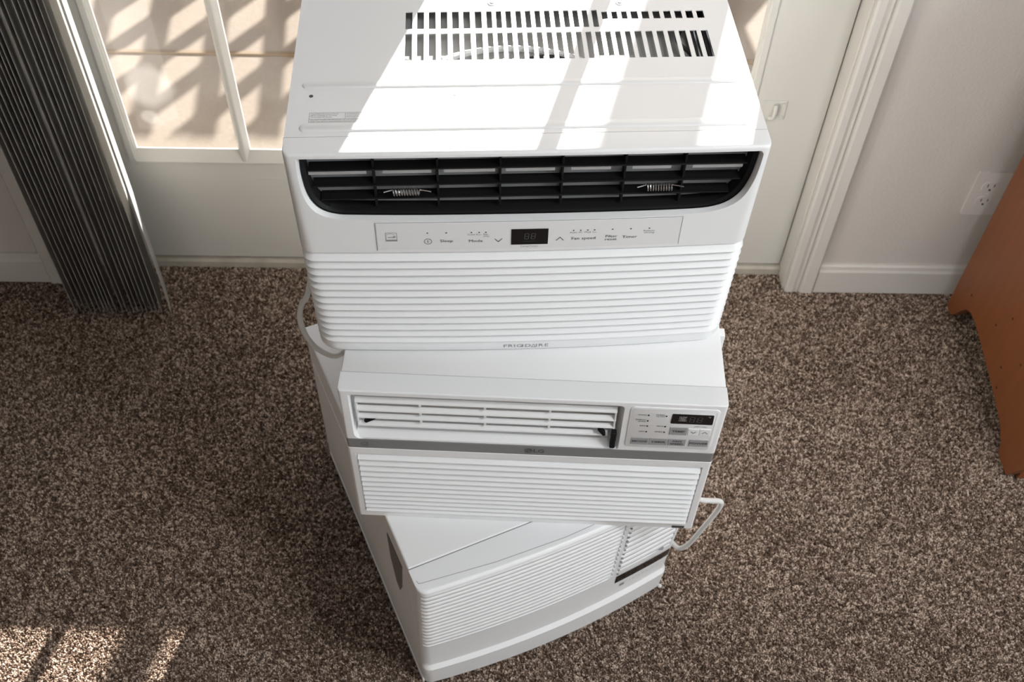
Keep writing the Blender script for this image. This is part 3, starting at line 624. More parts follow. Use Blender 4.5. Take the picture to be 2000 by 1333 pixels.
# black vent lever
pr = [(0.3502, 0.618), (0.3502, 0.603), (0.3512, 0.600), (0.3502, 0.596), (0.3502, 0.5855), (0.3515, 0.5838), (0.3560, 0.5838), (0.3572, 0.5855), (0.3572, 0.595), (0.3562, 0.599), (0.3572, 0.602), (0.3572, 0.618)]
MB(off).prism([(a, Zl(b)) for a, b in pr], -0.0035, 0.004, 'y', 0.0006).build('vent_lever', 'black_plastic', ac)
# grey band
bmB = bmesh.new(); bb = shell(ucols(W2, 0.004, 14), [BZ0 + 0.0003, BZ1 - 0.0028], lambda u, z: s2(u, z) + 0.0006, 0.006); bm_obj('grey_band', bb, 'silver_band', ac, off, True)
bb = shell(ucols(W2, 0.004, 14), [BZ1 - 0.0024, BZ1 - 0.0004], lambda u, z: s2(u, z) + 0.0008, 0.006); bm_obj('band_edge', bb, 'button_grey', ac, off, True)
# lower grille slats
u5 = [0.0108, 0.0125] + lin(0.03, 0.46, 10) + [0.4785, 0.4802]
top = 0.5405; n5 = 12; ps = [0.5405, 0.5298, 0.5150, 0.5010, 0.4875, 0.4745, 0.4620, 0.4498, 0.4380, 0.4262, 0.4148, 0.4036, 0.3925]
for k in range(12): bm_obj('grille_slat', slat_sweep(u5, s2, Zl(ps[k + 1]), Zl(ps[k]), 0.0076, off), 'white_plastic', ac, (0, 0, 0), True)
# control panel
cp = rrect(0.3700, 0.4830, Zl(0.5868), Zl(0.6755), 0.006)
MB(off).prism(cp, -0.0011, 0.001, 'y', 0.0006).build('control_panel', 'white_plastic', ac, True)
Sp = lambda u, z: -0.0011
Ink(Sp, 0.0003).line([(p[0], p[1]) for p in rrect(0.3735, 0.4795, Zl(0.5900), Zl(0.6722), 0.004)], 0.0005, True).build('panel_outline', 'panel_plastic', ac, off)
dp_ = MB(off).prism([(0.4232, Zl(0.6452)), (0.4238, Zl(0.6440)), (0.4762, Zl(0.6440)), (0.4768, Zl(0.6452)), (0.4762, Zl(0.6635)), (0.4750, Zl(0.6645)), (0.4245, Zl(0.6645)), (0.4235, Zl(0.6635))], -0.0017, 0.0, 'y').build('display_window', 'display', ac)
Sd = lambda u, z: -0.0017
ik = Ink(Sd, 0.0003)
def seg8(ik, cx, cz, w_, h_, lw, slant=0.08):
    def q(x, z): return (cx + x + z * slant, cz + z)
    for (x0, z0, x1, z1) in ((-w_, h_, w_, h_), (-w_, 0, w_, 0), (-w_, -h_, w_, -h_), (-w_, 0, -w_, h_), (w_, 0, w_, h_), (-w_, -h_, -w_, 0), (w_, -h_, w_, 0)):
        dx, dz = (x1 - x0) * 0.14, (z1 - z0) * 0.14; ik.line([q(x0 + dx, z0 + dz), q(x1 - dx, z1 - dz)], lw)
seg8(ik, 0.4495, Zl(0.6545), 0.0027, 0.0053, 0.0012); seg8(ik, 0.4590, Zl(0.6545), 0.0027, 0.0053, 0.0012); ik.build('digit_segments', 'segment', ac, off)
ik = Ink(Sd, 0.0003)
for j, s_ in enumerate(('LOW', 'MED', 'HIGH')): ik.text(s_, 0.4385, Zl(0.6590 - 0.0038 * j), 0.0024, bold=0.00008)
for j in range(3):
    ik.rect(0.4328, 0.4333, Zl(0.6578 - 0.0038 * j), Zl(0.6602 - 0.0038 * j)); ik.rect(0.4343, 0.4348, Zl(0.6578 - 0.0038 * j), Zl(0.6602 - 0.0038 * j))
ik.text('F', 0.4716, Zl(0.6605), 0.0030); ik.dot((0.4697, Zl(0.6617)), 0.0005); ik.build('display_print', 'pale_print', ac, off)
for (x0, x1, z0, z1, nm) in ((0.3770, 0.3998, 0.5940, 0.6088, 'MODE'), (0.4009, 0.4246, 0.5940, 0.6088, 'TIMER'), (0.4257, 0.4486, 0.5940, 0.6088, 'FAN\nSPEED'), (0.4530, 0.4778, 0.5940, 0.6090, 'POWER'), (0.4243, 0.4470, 0.6190, 0.6355, 'TEMP')):
    b_ = MB(off).box(x0, x1, -0.0019, 0.0, Zl(z0), Zl(z1), 0.0004).build('button', 'button_grey', ac)
    ik = Ink(lambda u, z: -0.0019, 0.0003); cc = ((x0 + x1) / 2, Zl((z0 + z1) / 2))
    if '\n' in nm: ik.text('FAN', cc[0], cc[1] + 0.0031, 0.0038, sx=1.2, bold=0.0001); ik.text('SPEED', cc[0], cc[1] - 0.0029, 0.0038, sx=1.2, bold=0.0001)
    else: ik.text(nm, cc[0], cc[1], 0.0042, sx=1.2, bold=0.0001)
    ik.build('button_print', 'ink', b_, off)
for (x0, x1, s_) in ((0.4482, 0.4622, -1), (0.4630, 0.4772, 1)):
    b_ = MB(off).box(x0, x1, -0.0018, 0.0, Zl(0.6190), Zl(0.6335), 0.0005).build('button', 'white_plastic', ac); cx = (x0 + x1) / 2; cz = Zl(0.6262)
    Ink(lambda u, z: -0.0018, 0.0003).line([(cx - 0.0032, cz - s_ * 0.0016), (cx, cz + s_ * 0.0018), (cx + 0.0032, cz - s_ * 0.0016)], 0.0008).build('button_print', 'ink', b_, off)
ik = Ink(Sp, 0.0003); ik.line([(0.4545, Zl(0.6368)), (0.4552, Zl(0.6385)), (0.4580, Zl(0.6385))], 0.0004); ik.line([(0.4672, Zl(0.6385)), (0.4700, Zl(0.6385)), (0.4707, Zl(0.6368))], 0.0004); ik.text('TEMP/TIMER', 0.4626, Zl(0.6385), 0.0017)
for (x, z, tx) in ((0.3937, 0.6596, 'COOL'), (0.3938, 0.6472, 'ENERGY\nSAVER'), (0.3945, 0.6358, 'FAN'), (0.3947, 0.6230, 'DRY'), (0.4164, 0.6590, 'CLEAN\nFILTER'), (0.4175, 0.6363, 'WI-FI'), (0.4178, 0.6236, 'TIMER')):
    if '\n' in tx:
        a_, b_ = tx.split('\n'); ik.text(a_, x - 0.0022, Zl(z + 0.0020), 0.0026, 'RIGHT'); ik.text(b_, x - 0.0022, Zl(z - 0.0016), 0.0026, 'RIGHT')
    else: ik.text(tx, x - 0.0022, Zl(z), 0.0028, 'RIGHT')
ik.build('panel_print', 'ink', ac, off)
ik = Ink(Sp, 0.0004)
for (x, z) in ((0.3937, 0.6596), (0.3938, 0.6472), (0.3945, 0.6358), (0.3947, 0.6230), (0.4164, 0.6590), (0.4175, 0.6363), (0.4178, 0.6236)): ik.dot((x, Zl(z)), 0.00145, sx=0.85)
ik.build('indicator_dots', 'display', ac, off)
# band logos
Sb = lambda u, z: 0.0006
ik = Ink(Sb, 0.0003); lc = (0.2440, Zl(0.5642))
ik.dot(lc, 0.0056, 28); ik.build('logo_badge', 'ink', ac, off)
ik = Ink(Sb, 0.0005)
ik.line([(lc[0] + 0.0042 * cos(a), lc[1] + 0.0042 * sin(a)) for a in [math.radians(x) for x in range(75, 361, 15)]], 0.0007); ik.line([(lc[0] + 0.0042, lc[1]), (lc[0] + 0.0012, lc[1])], 0.0007)
ik.line([(lc[0], lc[1] + 0.0020), (lc[0], lc[1] - 0.0020), (lc[0] + 0.0014, lc[1] - 0.0020)], 0.0007); ik.dot((lc[0] - 0.0021, lc[1] + 0.0014), 0.0006); ik.build('logo_lines', 'silver_band', ac, off)
ik = Ink(Sb, 0.0003); ik.text('LG', 0.2578, Zl(0.5642), 0.0078, sx=1.15, bold=0.0003); ik.build('brand_name', 'ink', ac, off)
ik = Ink(Sb, 0.0003); hx, hz = 0.0242, Zl(0.5640)
ik.line([(hx - 0.0052, hz - 0.0040), (hx - 0.0036, hz - 0.0036), (hx - 0.0036, hz), (hx - 0.0048, hz + 0.0004)], 0.0006)
ik.line([(hx - 0.0052, hz + 0.0010), (hx, hz + 0.0050), (hx + 0.0052, hz + 0.0010)], 0.0006); ik.line([(hx + 0.0036, hz + 0.0004), (hx + 0.0036, hz - 0.0040), (hx + 0.0050, hz - 0.0040)], 0.0006); ik.line([(hx + 0.0034, hz + 0.0030), (hx + 0.0034, hz + 0.0046), (hx + 0.0044, hz + 0.0046), (hx + 0.0044, hz + 0.0022)], 0.0005)
ik.line([(hx + 0.0018 * cos(a), hz - 0.0022 + 0.0019 * sin(a)) for a in [math.radians(x) for x in range(0, 360, 30)]], 0.0006, True); ik.build('house_symbol', 'ink', ac, off)
MB(off).box(0.4608, 0.4790, -0.0006, 0.002, Zl(0.3770), Zl(0.3832), 0.0004).build('label_plate', 'ink', ac)
# seam between front and cabinet, flange, corner gap
MB(off).box(0.001, W2 - 0.001, 0.0298, 0.0315, 0.002, H2 - 0.0012).build('seam', 'ink_light', ac)
MB(off).box(W2 - 0.001, W2 + 0.0065, 0.118, 0.132, 0.02, H2 - 0.004, 0.0008).build('side_flange', 'white_steel', ac)
# power cord looping at the right of the two lower units, world coordinates -> local
def local(pts, t): mi = t.matrix_world.inverted(); return [mi @ Vector(p) for p in pts]
bpy.context.view_layer.update()
pts = [(0.262, -0.66, 0.345), (0.284, -0.70, 0.335), (0.315, -0.742, 0.3195), (0.338, -0.745, 0.3130), (0.3525, -0.745, 0.3120), (0.3580, -0.744, 0.3010), (0.3540, -0.742, 0.2680), (0.3415, -0.740, 0.2130), (0.3290, -0.738, 0.1620), (0.3170, -0.734, 0.1370), (0.3070, -0.722, 0.1310), (0.2960, -0.70, 0.1320)]
MB().tube(spline(local(pts, acC), 8), 0.0044, 10).build('power_cord', 'cord', acC, True)

# ------------------------------------------------------------------ top air conditioner
W1, Z1, T1 = 0.5240, 0.6835, 1.0120; H1 = T1 - Z1
ac, off = place('air_conditioner', (-0.2290, -0.7495), 0.050, W1, 0.43, Z1, 'top white air conditioner of the stack, with black air outlet and sun stripes on it')
def Zf(z): return z - Z1
def s1(u, z):
    q = min(1, max(0, 1 - z / H1)); u_ = (u - W1 / 2) / (W1 / 2)
    v = 0.0015 - (0.002 + 0.0068 * q) * (1 - u_ * u_) + curve_corner(u, W1, 0.006 + 0.021 * q)
    if z > H1 - 0.004: tt = (z - (H1 - 0.004)) / 0.004; v += 0.004 * (1 - sqrt(max(0, 1 - tt * tt)))
    if z < 0.004: tt = (0.004 - z) / 0.004; v += 0.004 * (1 - sqrt(max(0, 1 - tt * tt)))
    return v
RZ0, RZ1 = Zf(0.7035), Zf(0.8640)
def s1r(u, z):
    v = s1(u, z)
    if RZ0 < z < RZ1: v += 0.004
    return v
us = sorted(set([0.027 * (1 - cos(k / 10 * pi / 2)) for k in range(11)] + lin(0.027, W1 - 0.027, 30)[1:-1] + [W1 - 0.027 * (1 - cos(k / 10 * pi / 2)) for k in range(11)]))
zs = sorted(set([0.004 - 0.004 * cos(k / 4 * pi / 2) for k in range(5)] + [0.012, RZ0 - 0.0004, RZ0 + 0.0004] + lin(RZ0 + 0.02, RZ1 - 0.02, 6) + [RZ1 - 0.0004, RZ1 + 0.0004] + lin(RZ1 + 0.01, H1 - 0.012, 12) + [H1 - 0.004 + 0.004 * sin(k / 5 * pi / 2) for k in range(6)]))
fp = bm_obj('front_panel', shell(us, zs, s1r, 0.0285), 'white_plastic', ac, (0, 0, 0), True)
vent = [(0.0175, 1.0052), (0.0165, 0.9880), (0.0175, 0.9690), (0.0205, 0.9540), (0.0265, 0.9425), (0.0350, 0.9350), (0.0480, 0.9305), (0.0680, 0.9285), (0.1500, 0.9258), (0.2620, 0.9248), (0.3740, 0.9254), (0.4500, 0.9275), (0.4760, 0.9310), (0.4920, 0.9380), (0.5030, 0.9500), (0.5095, 0.9680), (0.5120, 0.9860), (0.5125, 1.0010), (0.5095, 1.0052), (0.3900, 1.0054), (0.2620, 1.0056), (0.1400, 1.0054)]
vent = [(x, z - 0.0105 * max(0, min(1, (1.0 - z) / 0.07))) for x, z in vent]
_v = [Vector((x, z, 0)) for x, z in vent]; _n = len(_v); vent = []
for i in range(_n):
    a_, b_, c_, d_ = _v[i - 1], _v[i], _v[(i + 1) % _n], _v[(i + 2) % _n]
    if i in (0, _n - 1, 17, 18, 19, 20): vent.append((b_.x, b_.y)); continue
    for k in range(3):
        q = k / 3; p = 0.5 * ((2 * b_) + (c_ - a_) * q + (2 * a_ - 5 * b_ + 4 * c_ - d_) * q * q + (3 * b_ - 3 * c_ + d_ - a_) * q ** 3); vent.append((p.x, p.y))
def vring(f):
    o = []; cx, cz = 0.264, 0.985
    for x, z in vent:
        dx = (-1 if x < cx else 1) * 0.0062 * min(1, abs(x - cx) / 0.235) ** 6
        dz = -0.0022 * max(0, min(1, (1.0 - z) / 0.06)) ** 1.5
        o.append((x + dx * f, Zf(z + dz * f)))
    return o
def vspan(z, m=0.006):
    xs = []
    for i in range(len(vent)):
        (xa, za), (xb, zb2) = vent[i], vent[(i + 1) % len(vent)]
        if (za - z) * (zb2 - z) <= 0 and za != zb2: xs.append(xa + (z - za) / (zb2 - za) * (xb - xa))
    return min(xs) + m, max(xs) - m
cut = bm_obj('cut', loft([vring(2.2), vring(0.0), vring(0.0)], [-0.020, 0.0095, 0.06]), 'white_plastic', ac)
boolean(fp, [cut]); fp.data.transform(Matrix.Translation(Vector(off)))
# black air outlet: liner, blades, dividers, springs
vr = [(x, z) for x, z in vring(-0.02)]
bm = bmesh.new(); a = [bm.verts.new((p[0], 0.0065, p[1])) for p in vr]; b = [bm.verts.new((p[0], 0.058, p[1])) for p in vr]; n = len(vr)
for i in range(n): bm.faces.new((a[i], b[i], b[(i + 1) % n], a[(i + 1) % n]))
bm.faces.new(b); bm_obj('air_outlet', bm, 'black_plastic', ac, off)
rim_i = [(0.264 + (x - 0.264) * 0.985, Zf(0.967) + (z - Zf(0.967)) * 0.965) for x, z in vr]
bm = bmesh.new(); A_ = [bm.verts.new((p[0], 0.0090, p[1])) for p in vr]; B_ = [bm.verts.new((p[0], 0.0125, p[1])) for p in rim_i]; C_ = [bm.verts.new((p[0], 0.030, p[1])) for p in rim_i]
for i in range(n): j = (i + 1) % n; bm.faces.new((A_[i], A_[j], B_[j], B_[i])); bm.faces.new((B_[i], B_[j], C_[j], C_[i]))
bm_obj('outlet_rim', bm, 'black_plastic', ac, off, True)
for zc in (0.9985, 0.9775, 0.9545, 0.9350):
    x0, x1 = vspan(zc)
    MB(off).box(x0, x1, 0.0135, 0.033, Zf(zc) - 0.0009, Zf(zc) + 0.0009, 0.0004).build('louver_blade', 'black_blade', ac)
for x in (0.0925, 0.1625, 0.2320, 0.3010, 0.3705, 0.4370):
    MB(off).box(x - 0.0012, x + 0.0012, 0.0165, 0.034, Zf(0.920), Zf(0.9985), 0.0004).build('divider', 'black_blade', ac)
for x0, x1 in ((0.0225, 0.085), (0.103, 0.156), (0.170, 0.226), (0.238, 0.292), (0.310, 0.354), (0.378, 0.421), (0.445, 0.501)):
    MB(off).box(x0, x1, 0.0148, 0.0156, Zf(0.9712), Zf(0.9764)).build('reflection_strip', 'coil_grey', ac)  # pale strips whose colour stands for reflections between the upper blades
for xs0 in (0.1120, 0.3960):
    pts = []
    for k in range(10 * 12 + 1): a_ = k / 12 * 2 * pi; pts.append((xs0 + 0.030 * k / 120, 0.0115 + 0.0036 * cos(a_), Zf(0.9465) + 0.0044 * sin(a_)))
    pts = [(xs0 - 0.010, 0.0125, Zf(0.9455))] + pts + [(xs0 + 0.043, 0.0125, Zf(0.9455))]
    MB(off).tube(pts, 0.0008, 5).build('spring', 'spring', ac, True)
# control strip
MB(off)
pu = lin(0.0905, 0.4400, 13)
bb = shell(pu, [Zf(0.8690), Zf(0.9105)], lambda u, z: s1(u, z) - 0.0005, 0.003); bm_obj('control_panel', bb, 'panel_plastic', ac, off, True)
S1p = lambda u, z: s1(u, z) - 0.0005
Ink(s1, 0.0003).line([(0.0895, Zf(0.8680)), (0.0895, Zf(0.9115)), (0.4410, Zf(0.9115)), (0.4410, Zf(0.8680))], 0.0006).build('panel_gap', 'ink_mid', ac, off)
ik = Ink(S1p, 0.0006); ik.rect(0.2445, 0.2870, Zf(0.8755), Zf(0.9000)); ik.build('display_window', 'display', ac, off)
ik = Ink(S1p, 0.0009); seg8(ik, 0.2622, Zf(0.8888), 0.0022, 0.0043, 0.0009); seg8(ik, 0.2698, Zf(0.8888), 0.0022, 0.0043, 0.0009); ik.rect(0.2590, 0.2730, Zf(0.8808), Zf(0.8813)); ik.build('digit_segments', 'segment', ac, off)
ik = Ink(S1p)
e0, e1, f0, f1 = 0.1010, 0.1135, Zf(0.8835), Zf(0.8965)
ik.line([(e0, f0), (e1, f0), (e1, f1), (e0, f1)], 0.0005, True); ik.rect(e0, e1, f0, f0 + 0.0022)
ik.line([(e0 + 0.001, f1 - 0.003), (e0 + 0.005, f1 - 0.0012), (e0 + 0.010, f1 - 0.003)], 0.0004); ik.line([(e0 + 0.0022, f0 + 0.0060), (e0 + 0.0095, f0 + 0.0056)], 0.0009); ik.dot((e0 + 0.0095, f0 + 0.0068), 0.0014)
ik.build('rating_badge', 'ink_mid', ac, off)
ik = Ink(S1p)
pcx, pcz = 0.1487, Zf(0.8825)
ik.line([(pcx + 0.0042 * cos(a), pcz + 0.0042 * sin(a)) for a in [2 * pi * k / 20 for k in range(20)]], 0.0006, True); ik.line([(pcx, pcz - 0.0018), (pcx, pcz + 0.0018)], 0.0007)
for (x, z, h_, s_) in ((0.1700, 0.8830, 0.0042, 'Sleep'), (0.2036, 0.8823, 0.0042, 'Mode'), (0.3283, 0.8828, 0.0042, 'Fan speed'), (0.3605, 0.8848, 0.0040, 'Filter'), (0.3603, 0.8800, 0.0040, 'reset'), (0.3822, 0.8830, 0.0042, 'Timer')):
    ik.text(s_, x, Zf(z), h_, sx=1.22)
for cx, s_ in ((0.2298, -1), (0.3010, 1)): ik.line([(cx - 0.0040, Zf(0.8830) - s_ * 0.0022), (cx, Zf(0.8830) + s_ * 0.0026), (cx + 0.0040, Zf(0.8830) - s_ * 0.0022)], 0.0008)
for x in (0.1485, 0.1701, 0.1988, 0.2076, 0.2153, 0.3161, 0.3242, 0.3325, 0.3403, 0.3611, 0.3824, 0.4038): ik.dot((x, Zf(0.8958)), 0.00095)
ik.build('panel_print', 'ink', ac, off)
ik = Ink(S1p)
for (x, z, s_) in ((0.1985, 0.8925, 'Cool'), (0.2070, 0.8925, 'Eco'), (0.2153, 0.8925, 'Fan'), (0.2158, 0.8896, 'only'), (0.3158, 0.8925, 'Auto'), (0.3242, 0.8925, 'Hi'), (0.3325, 0.8925, 'Med'), (0.3403, 0.8925, 'Lo'), (0.4040, 0.8920, 'Remote'), (0.4042, 0.8890, 'sensing'), (0.2655, 0.8722, 'Temp/Timer')):
    ik.text(s_, x, Zf(z), 0.0024, sx=1.25)
ik.build('small_print', 'ink_mid', ac, off)
# intake slats wrap round the corners
u1 = [0.0004, 0.0012, 0.003, 0.006, 0.010, 0.015, 0.021, 0.030] + lin(0.045, W1 - 0.045, 20) + [W1 - x for x in (0.030, 0.021, 0.015, 0.010, 0.006, 0.003, 0.0012, 0.0004)]
for k in range(13):
    a1 = 0.8636 - k * 0.01231; bm_obj('grille_slat', slat_sweep(u1, s1, Zf(a1 - 0.01231), Zf(a1), 0.0072, off), 'white_plastic', ac, (0, 0, 0), True)
ik = Ink(s1); ik.text('FRIG', 0.2500, Zf(0.6925), 0.0060, sx=1.38, track=1.1, align='CENTER'); ik.text('ID', 0.2675, Zf(0.6925), 0.0060, sx=1.38, track=1.15)
ik.line([(0.2738, Zf(0.6897)), (0.2766, Zf(0.6953)), (0.2794, Zf(0.6897))], 0.0007, True); ik.text('IRE', 0.2876, Zf(0.6925), 0.0060, sx=1.38, track=1.15); ik.build('brand_name', 'ink_mid', ac, off)

# cabinet: slotted top plate, sides, bottom, back
slots = []
ru = [0.1271, 0.1410, 0.1550, 0.1690, 0.1829, 0.1963, 0.2103, 0.2243, 0.2359, 0.2475, 0.2597, 0.2713, 0.2829, 0.2946, 0.3062, 0.3178, 0.3290, 0.3405, 0.3525]
wdt = [0.0082] * 7 + [0.0066] * 12
for k, u in enumerate(ru): slots.append((u, u + wdt[k], 0.2235, 0.2590))
for k, u in enumerate([0.3645, 0.3765, 0.3885, 0.4000, 0.4135, 0.4270, 0.4405, 0.4540, 0.4675, 0.4810]): slots.append((u, u + (0.0070 if k < 3 else 0.0085), 0.2395, 0.2555))
rl = ru[:16] + [0.3296, 0.3413, 0.3530, 0.3648, 0.3766, 0.3884, 0.4000, 0.4132, 0.4266, 0.4400, 0.4534, 0.4668, 0.4802]
for k, u in enumerate(rl): slots.append((u, u + (0.0082 if (k < 7 or k >= 22) else 0.0066), 0.1617, 0.2145))
TU = sorted(set([0.0, W1] + [s[0] for s in slots] + [s[1] for s in slots])); TV = sorted(set([0.0295, 0.1617, 0.2145, 0.2235, 0.2395, 0.2555, 0.2590, 0.43]))
bm = bmesh.new(); cache = {}
def gv(x, y, z):
    k = (round(x, 5), round(y, 5), round(z, 5))
    if k not in cache: cache[k] = bm.verts.new((x, y, z))
    return cache[k]
zt, zb = H1, H1 - 0.0012
def hole(cx, cy): return any(s[0] < cx < s[1] and s[2] < cy < s[3] for s in slots)
solid = {}
for i in range(len(TU) - 1):
    for j in range(len(TV) - 1): solid[i, j] = not hole((TU[i] + TU[i + 1]) / 2, (TV[j] + TV[j + 1]) / 2)
for (i, j), s_ in solid.items():
    if not s_: continue
    x0, x1, y0, y1 = TU[i], TU[i + 1], TV[j], TV[j + 1]
    bm.faces.new([gv(*p) for p in ((x0, y0, zt), (x1, y0, zt), (x1, y1, zt), (x0, y1, zt))]); bm.faces.new([gv(*p) for p in ((x0, y1, zb), (x1, y1, zb), (x1, y0, zb), (x0, y0, zb))])
    for (di, dj, pa, pb) in ((-1, 0, (x0, y1), (x0, y0)), (1, 0, (x1, y0), (x1, y1)), (0, -1, (x0, y0), (x1, y0)), (0, 1, (x1, y1), (x0, y1))):
        if not solid.get((i + di, j + dj), False): bm.faces.new([gv(pa[0], pa[1], zt), gv(pa[0], pa[1], zb), gv(pb[0], pb[1], zb), gv(pb[0], pb[1], zt)])
bm_obj('top_plate', bm, 'white_steel', ac, off)
mb = MB(off); mb.box(0.0008, 0.002, 0.0300, 0.43, 0.0, H1 - 0.0013); mb.box(W1 - 0.002, W1 - 0.0008, 0.0300, 0.43, 0.0, H1 - 0.0013); mb.box(0.0021, W1 - 0.0021, 0.0300, 0.4295, 0.0, 0.0015); mb.box(0.0021, W1 - 0.0021, 0.4280, 0.43, 0.0016, H1 - 0.0013)
mb.build('cabinet', 'white_steel', ac)
MB(off).box(0.0021, W1 - 0.0021, 0.0285, 0.0295, 0.002, H1 - 0.0010).build('seam', 'ink_mid', ac)
mb = MB(off); mb.box(0.0022, W1 - 0.0022, 0.062, 0.066, 0.0016, Zf(0.925)); mb.build('inner_wall', 'shroud', ac)
# stamped beads, screw holes, screws
def bead(v0, v1, x0, x1):
    o1 = rrect(x0, x1, v0, v1, (v1 - v0) / 2 - 0.0001, 6); cxm, cym = (x0 + x1) / 2, (v0 + v1) / 2
    sh = lambda g: rrect(x0 + g, x1 - g, v0 + g, v1 - g, (v1 - v0) / 2 - g - 0.0001, 6)
    rings = [(sh(0), 0.0), (sh(0.0010), 0.0009), (sh(0.0022), 0.0013)]; b_ = bmesh.new(); R = [[b_.verts.new((p[0], p[1], H1 + h_)) for p in o_] for o_, h_ in rings]
    for a, b in zip(R, R[1:]):
        for k in range(len(a)): b_.faces.new((a[k], a[(k + 1) % len(a)], b[(k + 1) % len(a)], b[k]))
    b_.faces.new(R[-1]); bm_obj('stamped_bead', b_, 'white_steel', ac, off, True)
bead(0.1120, 0.1245, 0.0130, 0.5080); bead(0.0370, 0.0510, 0.0150, 0.5080)
for x, y, r in ((0.0245, 0.0987, 0.0024), (0.184, 0.0977, 0.0014), (0.343, 0.0957, 0.0012), (0.5012, 0.0947, 0.0012)): MB(off).disc((x, y, H1 + 0.0001), r, 0.0004, 'z', 12).build('screw_hole', 'ink', ac)
for x, y in ((0.2322, 0.2757), (0.3895, 0.2736)):
    s_ = MB(off).disc((x, y, H1 + 0.0004), 0.0062, 0.0012, 'z', 24, 0.0050).build('screw', 'white_steel', ac)
    mb = MB(off); mb.disc((x, y, H1 + 0.0012), 0.0030, 0.0012, 'z', 16, 0.0024); mb.build('screw_head', 'coil_grey', s_)
for x in (0.0005, W1 - 0.0005): MB(off).box(x - 0.0010, x + 0.0010, 0.0262, 0.0295, H1 - 0.0050, H1 - 0.0008).build('corner_notch', 'ink', ac)
# caution label printed on top
tk = TopInk(None); x0, x1, y0, y1 = 0.0250, 0.1407, 0.0530, 0.0695
tk.line([(x0, y0), (x1, y0), (x1, y1), (x0, y1)], 0.0003, True); tk.line([(x0, y0 + 0.0057), (x1, y0 + 0.0057)], 0.0003)
for xx in (0.0640, 0.1080): tk.line([(xx, y0 + 0.0057), (xx, y1)], 0.0003)
for j, s_ in enumerate(('CAUTION: Disconnect Power', 'Before Cleaning Or Servicing', 'Or Damage May Result')): tk.text(s_, x0 + 0.0015, y1 - 0.0022 - j * 0.0027, 0.0015, 'LEFT', sx=1.15)
for j, s_ in enumerate(('ATTENTION: Couper', "L'alimentation Avant Tout", 'Nettoyage Ou Service')): tk.text(s_, 0.0655, y1 - 0.0022 - j * 0.0027, 0.0015, 'LEFT', sx=1.15); tk.text(('PRECAUCION:', 'Desconecte La', 'Energia Antes')[j], 0.1092, y1 - 0.0022 - j * 0.0027, 0.0015, 'LEFT', sx=1.15)
tk.text('DO NOT COVER AIR OPENINGS. NE PAS OBSTRUER LES OUVERTURES D\'AIR.', x0 + 0.0015, y0 + 0.0041, 0.0014, 'LEFT', sx=1.2); tk.text('KEEP THIS SIDE UP AND HANDLE THE UNIT WITH CARE AT ALL TIMES', x0 + 0.0015, y0 + 0.0016, 0.0014, 'LEFT', sx=1.2)
tk.build('caution_label', 'ink', ac, (off[0], off[1], H1 + 0.0002))
# machinery seen through the slots
MB(off).box(0.090, 0.510, 0.140, 0.425, 0.304, 0.3065).build('inner_deck', 'shroud', ac)
MB(off).disc((0.116, 0.158, 0.3085), 0.036, 0.002, 'z', 28).build('compressor_cap', 'dark_inside', ac)
bmc = []
for k in range(13): a_ = math.radians(25 + 130 * k / 12); bmc.append((0.295 + 0.062 * cos(a_), 0.135 + 0.062 * sin(a_)))
for k in range(13): a_ = math.radians(155 - 130 * k / 12); bmc.append((0.295 + 0.060 * cos(a_), 0.117 + 0.062 * sin(a_)))
MB(off).prism(bmc, 0.3067, 0.3090, 'z').build('duct_gap', 'dark_inside', ac)
MB(off).tube([(0.250 + 0.118 * cos(a_), 0.125 + 0.085 * sin(a_), 0.308) for a_ in [pi * (0.08 + 0.84 * k / 24) for k in range(25)]], 0.0045, 8).build('shroud_rib', 'white_plastic', ac, True)
for k in range(5): MB(off).tube([(0.470 + 0.008 * k, 0.150, 0.3115), (0.470 + 0.008 * k, 0.292, 0.3115)], 0.0022, 8).build('tube', 'spring' if k % 2 else 'dark_inside', ac, True)
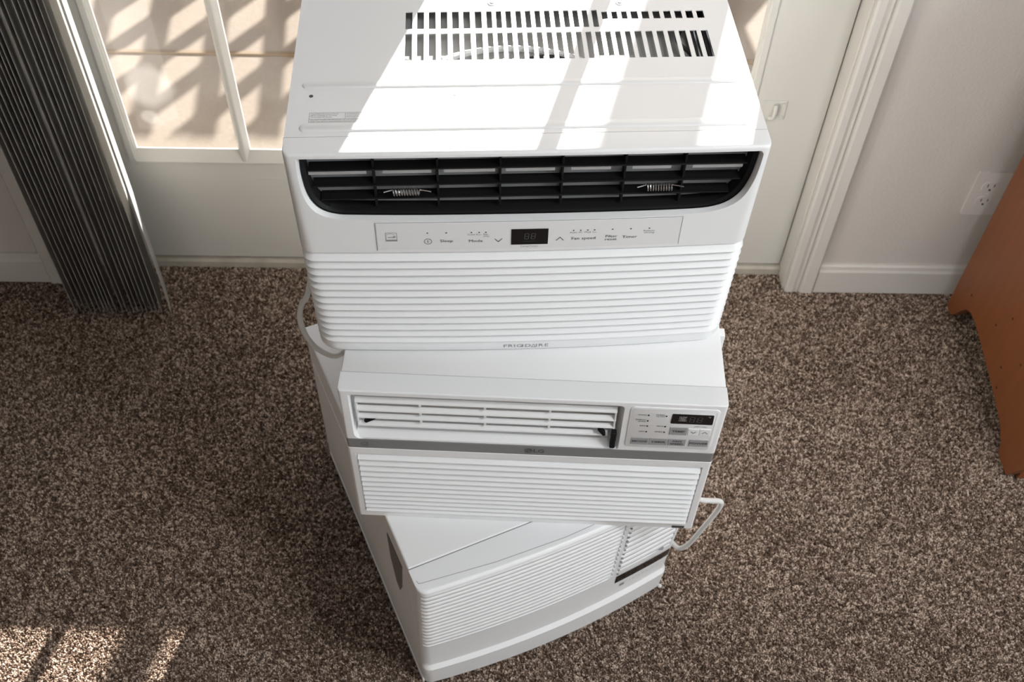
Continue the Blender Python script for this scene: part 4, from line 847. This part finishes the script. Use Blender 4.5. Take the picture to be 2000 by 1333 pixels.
MB(off).tube([(0.265 + 0.105 * cos(a), 0.262, 0.190 + 0.105 * sin(a)) for a in [pi * k / 24 for k in range(25)]], 0.012, 10).build('fan_shroud', 'shroud', ac, True)
mb = MB(off)
for k in range(5):
    a = 0.5 + k * 0.55; mb.prism([(0.262 + 0.02 * cos(a), 0.19 + 0.02 * sin(a)), (0.262 + 0.095 * cos(a - 0.22), 0.19 + 0.095 * sin(a - 0.22)), (0.262 + 0.095 * cos(a + 0.22), 0.19 + 0.095 * sin(a + 0.22))], 0.225, 0.229, 'y')
mb.build('fan_blades', 'dark_inside', ac)
MB(off).disc((0.262, 0.205, 0.19), 0.045, 0.05, 'y', 24).build('fan_motor', 'dark_inside', ac, True)
MB(off).disc((0.262, 0.160, 0.205), 0.072, 0.010, 'y', 32).build('motor_bracket', 'shroud', ac, True)
mb = MB(off)
for k in range(6): mb.tube([(0.495 + 0.002 * k, 0.15, 0.20 + 0.012 * k), (0.495 + 0.002 * k, 0.29, 0.20 + 0.012 * k)], 0.0028, 8)
mb.build('copper_tubes', 'coil_grey', ac)
MB(off).tube(spline([(0.448, 0.285, 0.319), (0.459, 0.235, 0.320), (0.452, 0.205, 0.320), (0.464, 0.178, 0.320), (0.465, 0.155, 0.317)], 6), 0.0026, 8).build('inner_wire', 'dark_inside', ac, True)
# cord hanging at its left side
bpy.context.view_layer.update()
pts = [(-0.225, -0.40, 0.735), (-0.246, -0.50, 0.728), (-0.2665, -0.595, 0.6360), (-0.2800, -0.601, 0.6060), (-0.2865, -0.603, 0.5800), (-0.2855, -0.604, 0.5520), (-0.2780, -0.606, 0.5270), (-0.2640, -0.609, 0.5080), (-0.240, -0.612, 0.5010), (-0.214, -0.60, 0.515)]
MB().tube(spline(local(pts, ac), 8), 0.0042, 10).build('power_cord', 'cord', ac, True)

# ------------------------------------------------------------------ small white bead on the carpet
bm = bmesh.new(); bmesh.ops.create_uvsphere(bm, u_segments=16, v_segments=10, radius=0.0040)
o = bm_obj('bead', bm, 'cord', None, (0, 0, 0), True); o.location = (0.2990, -0.7375, 0.0030); tag(o, 'tiny white foam bead on carpet by the bottom air conditioner corner', 'bead')
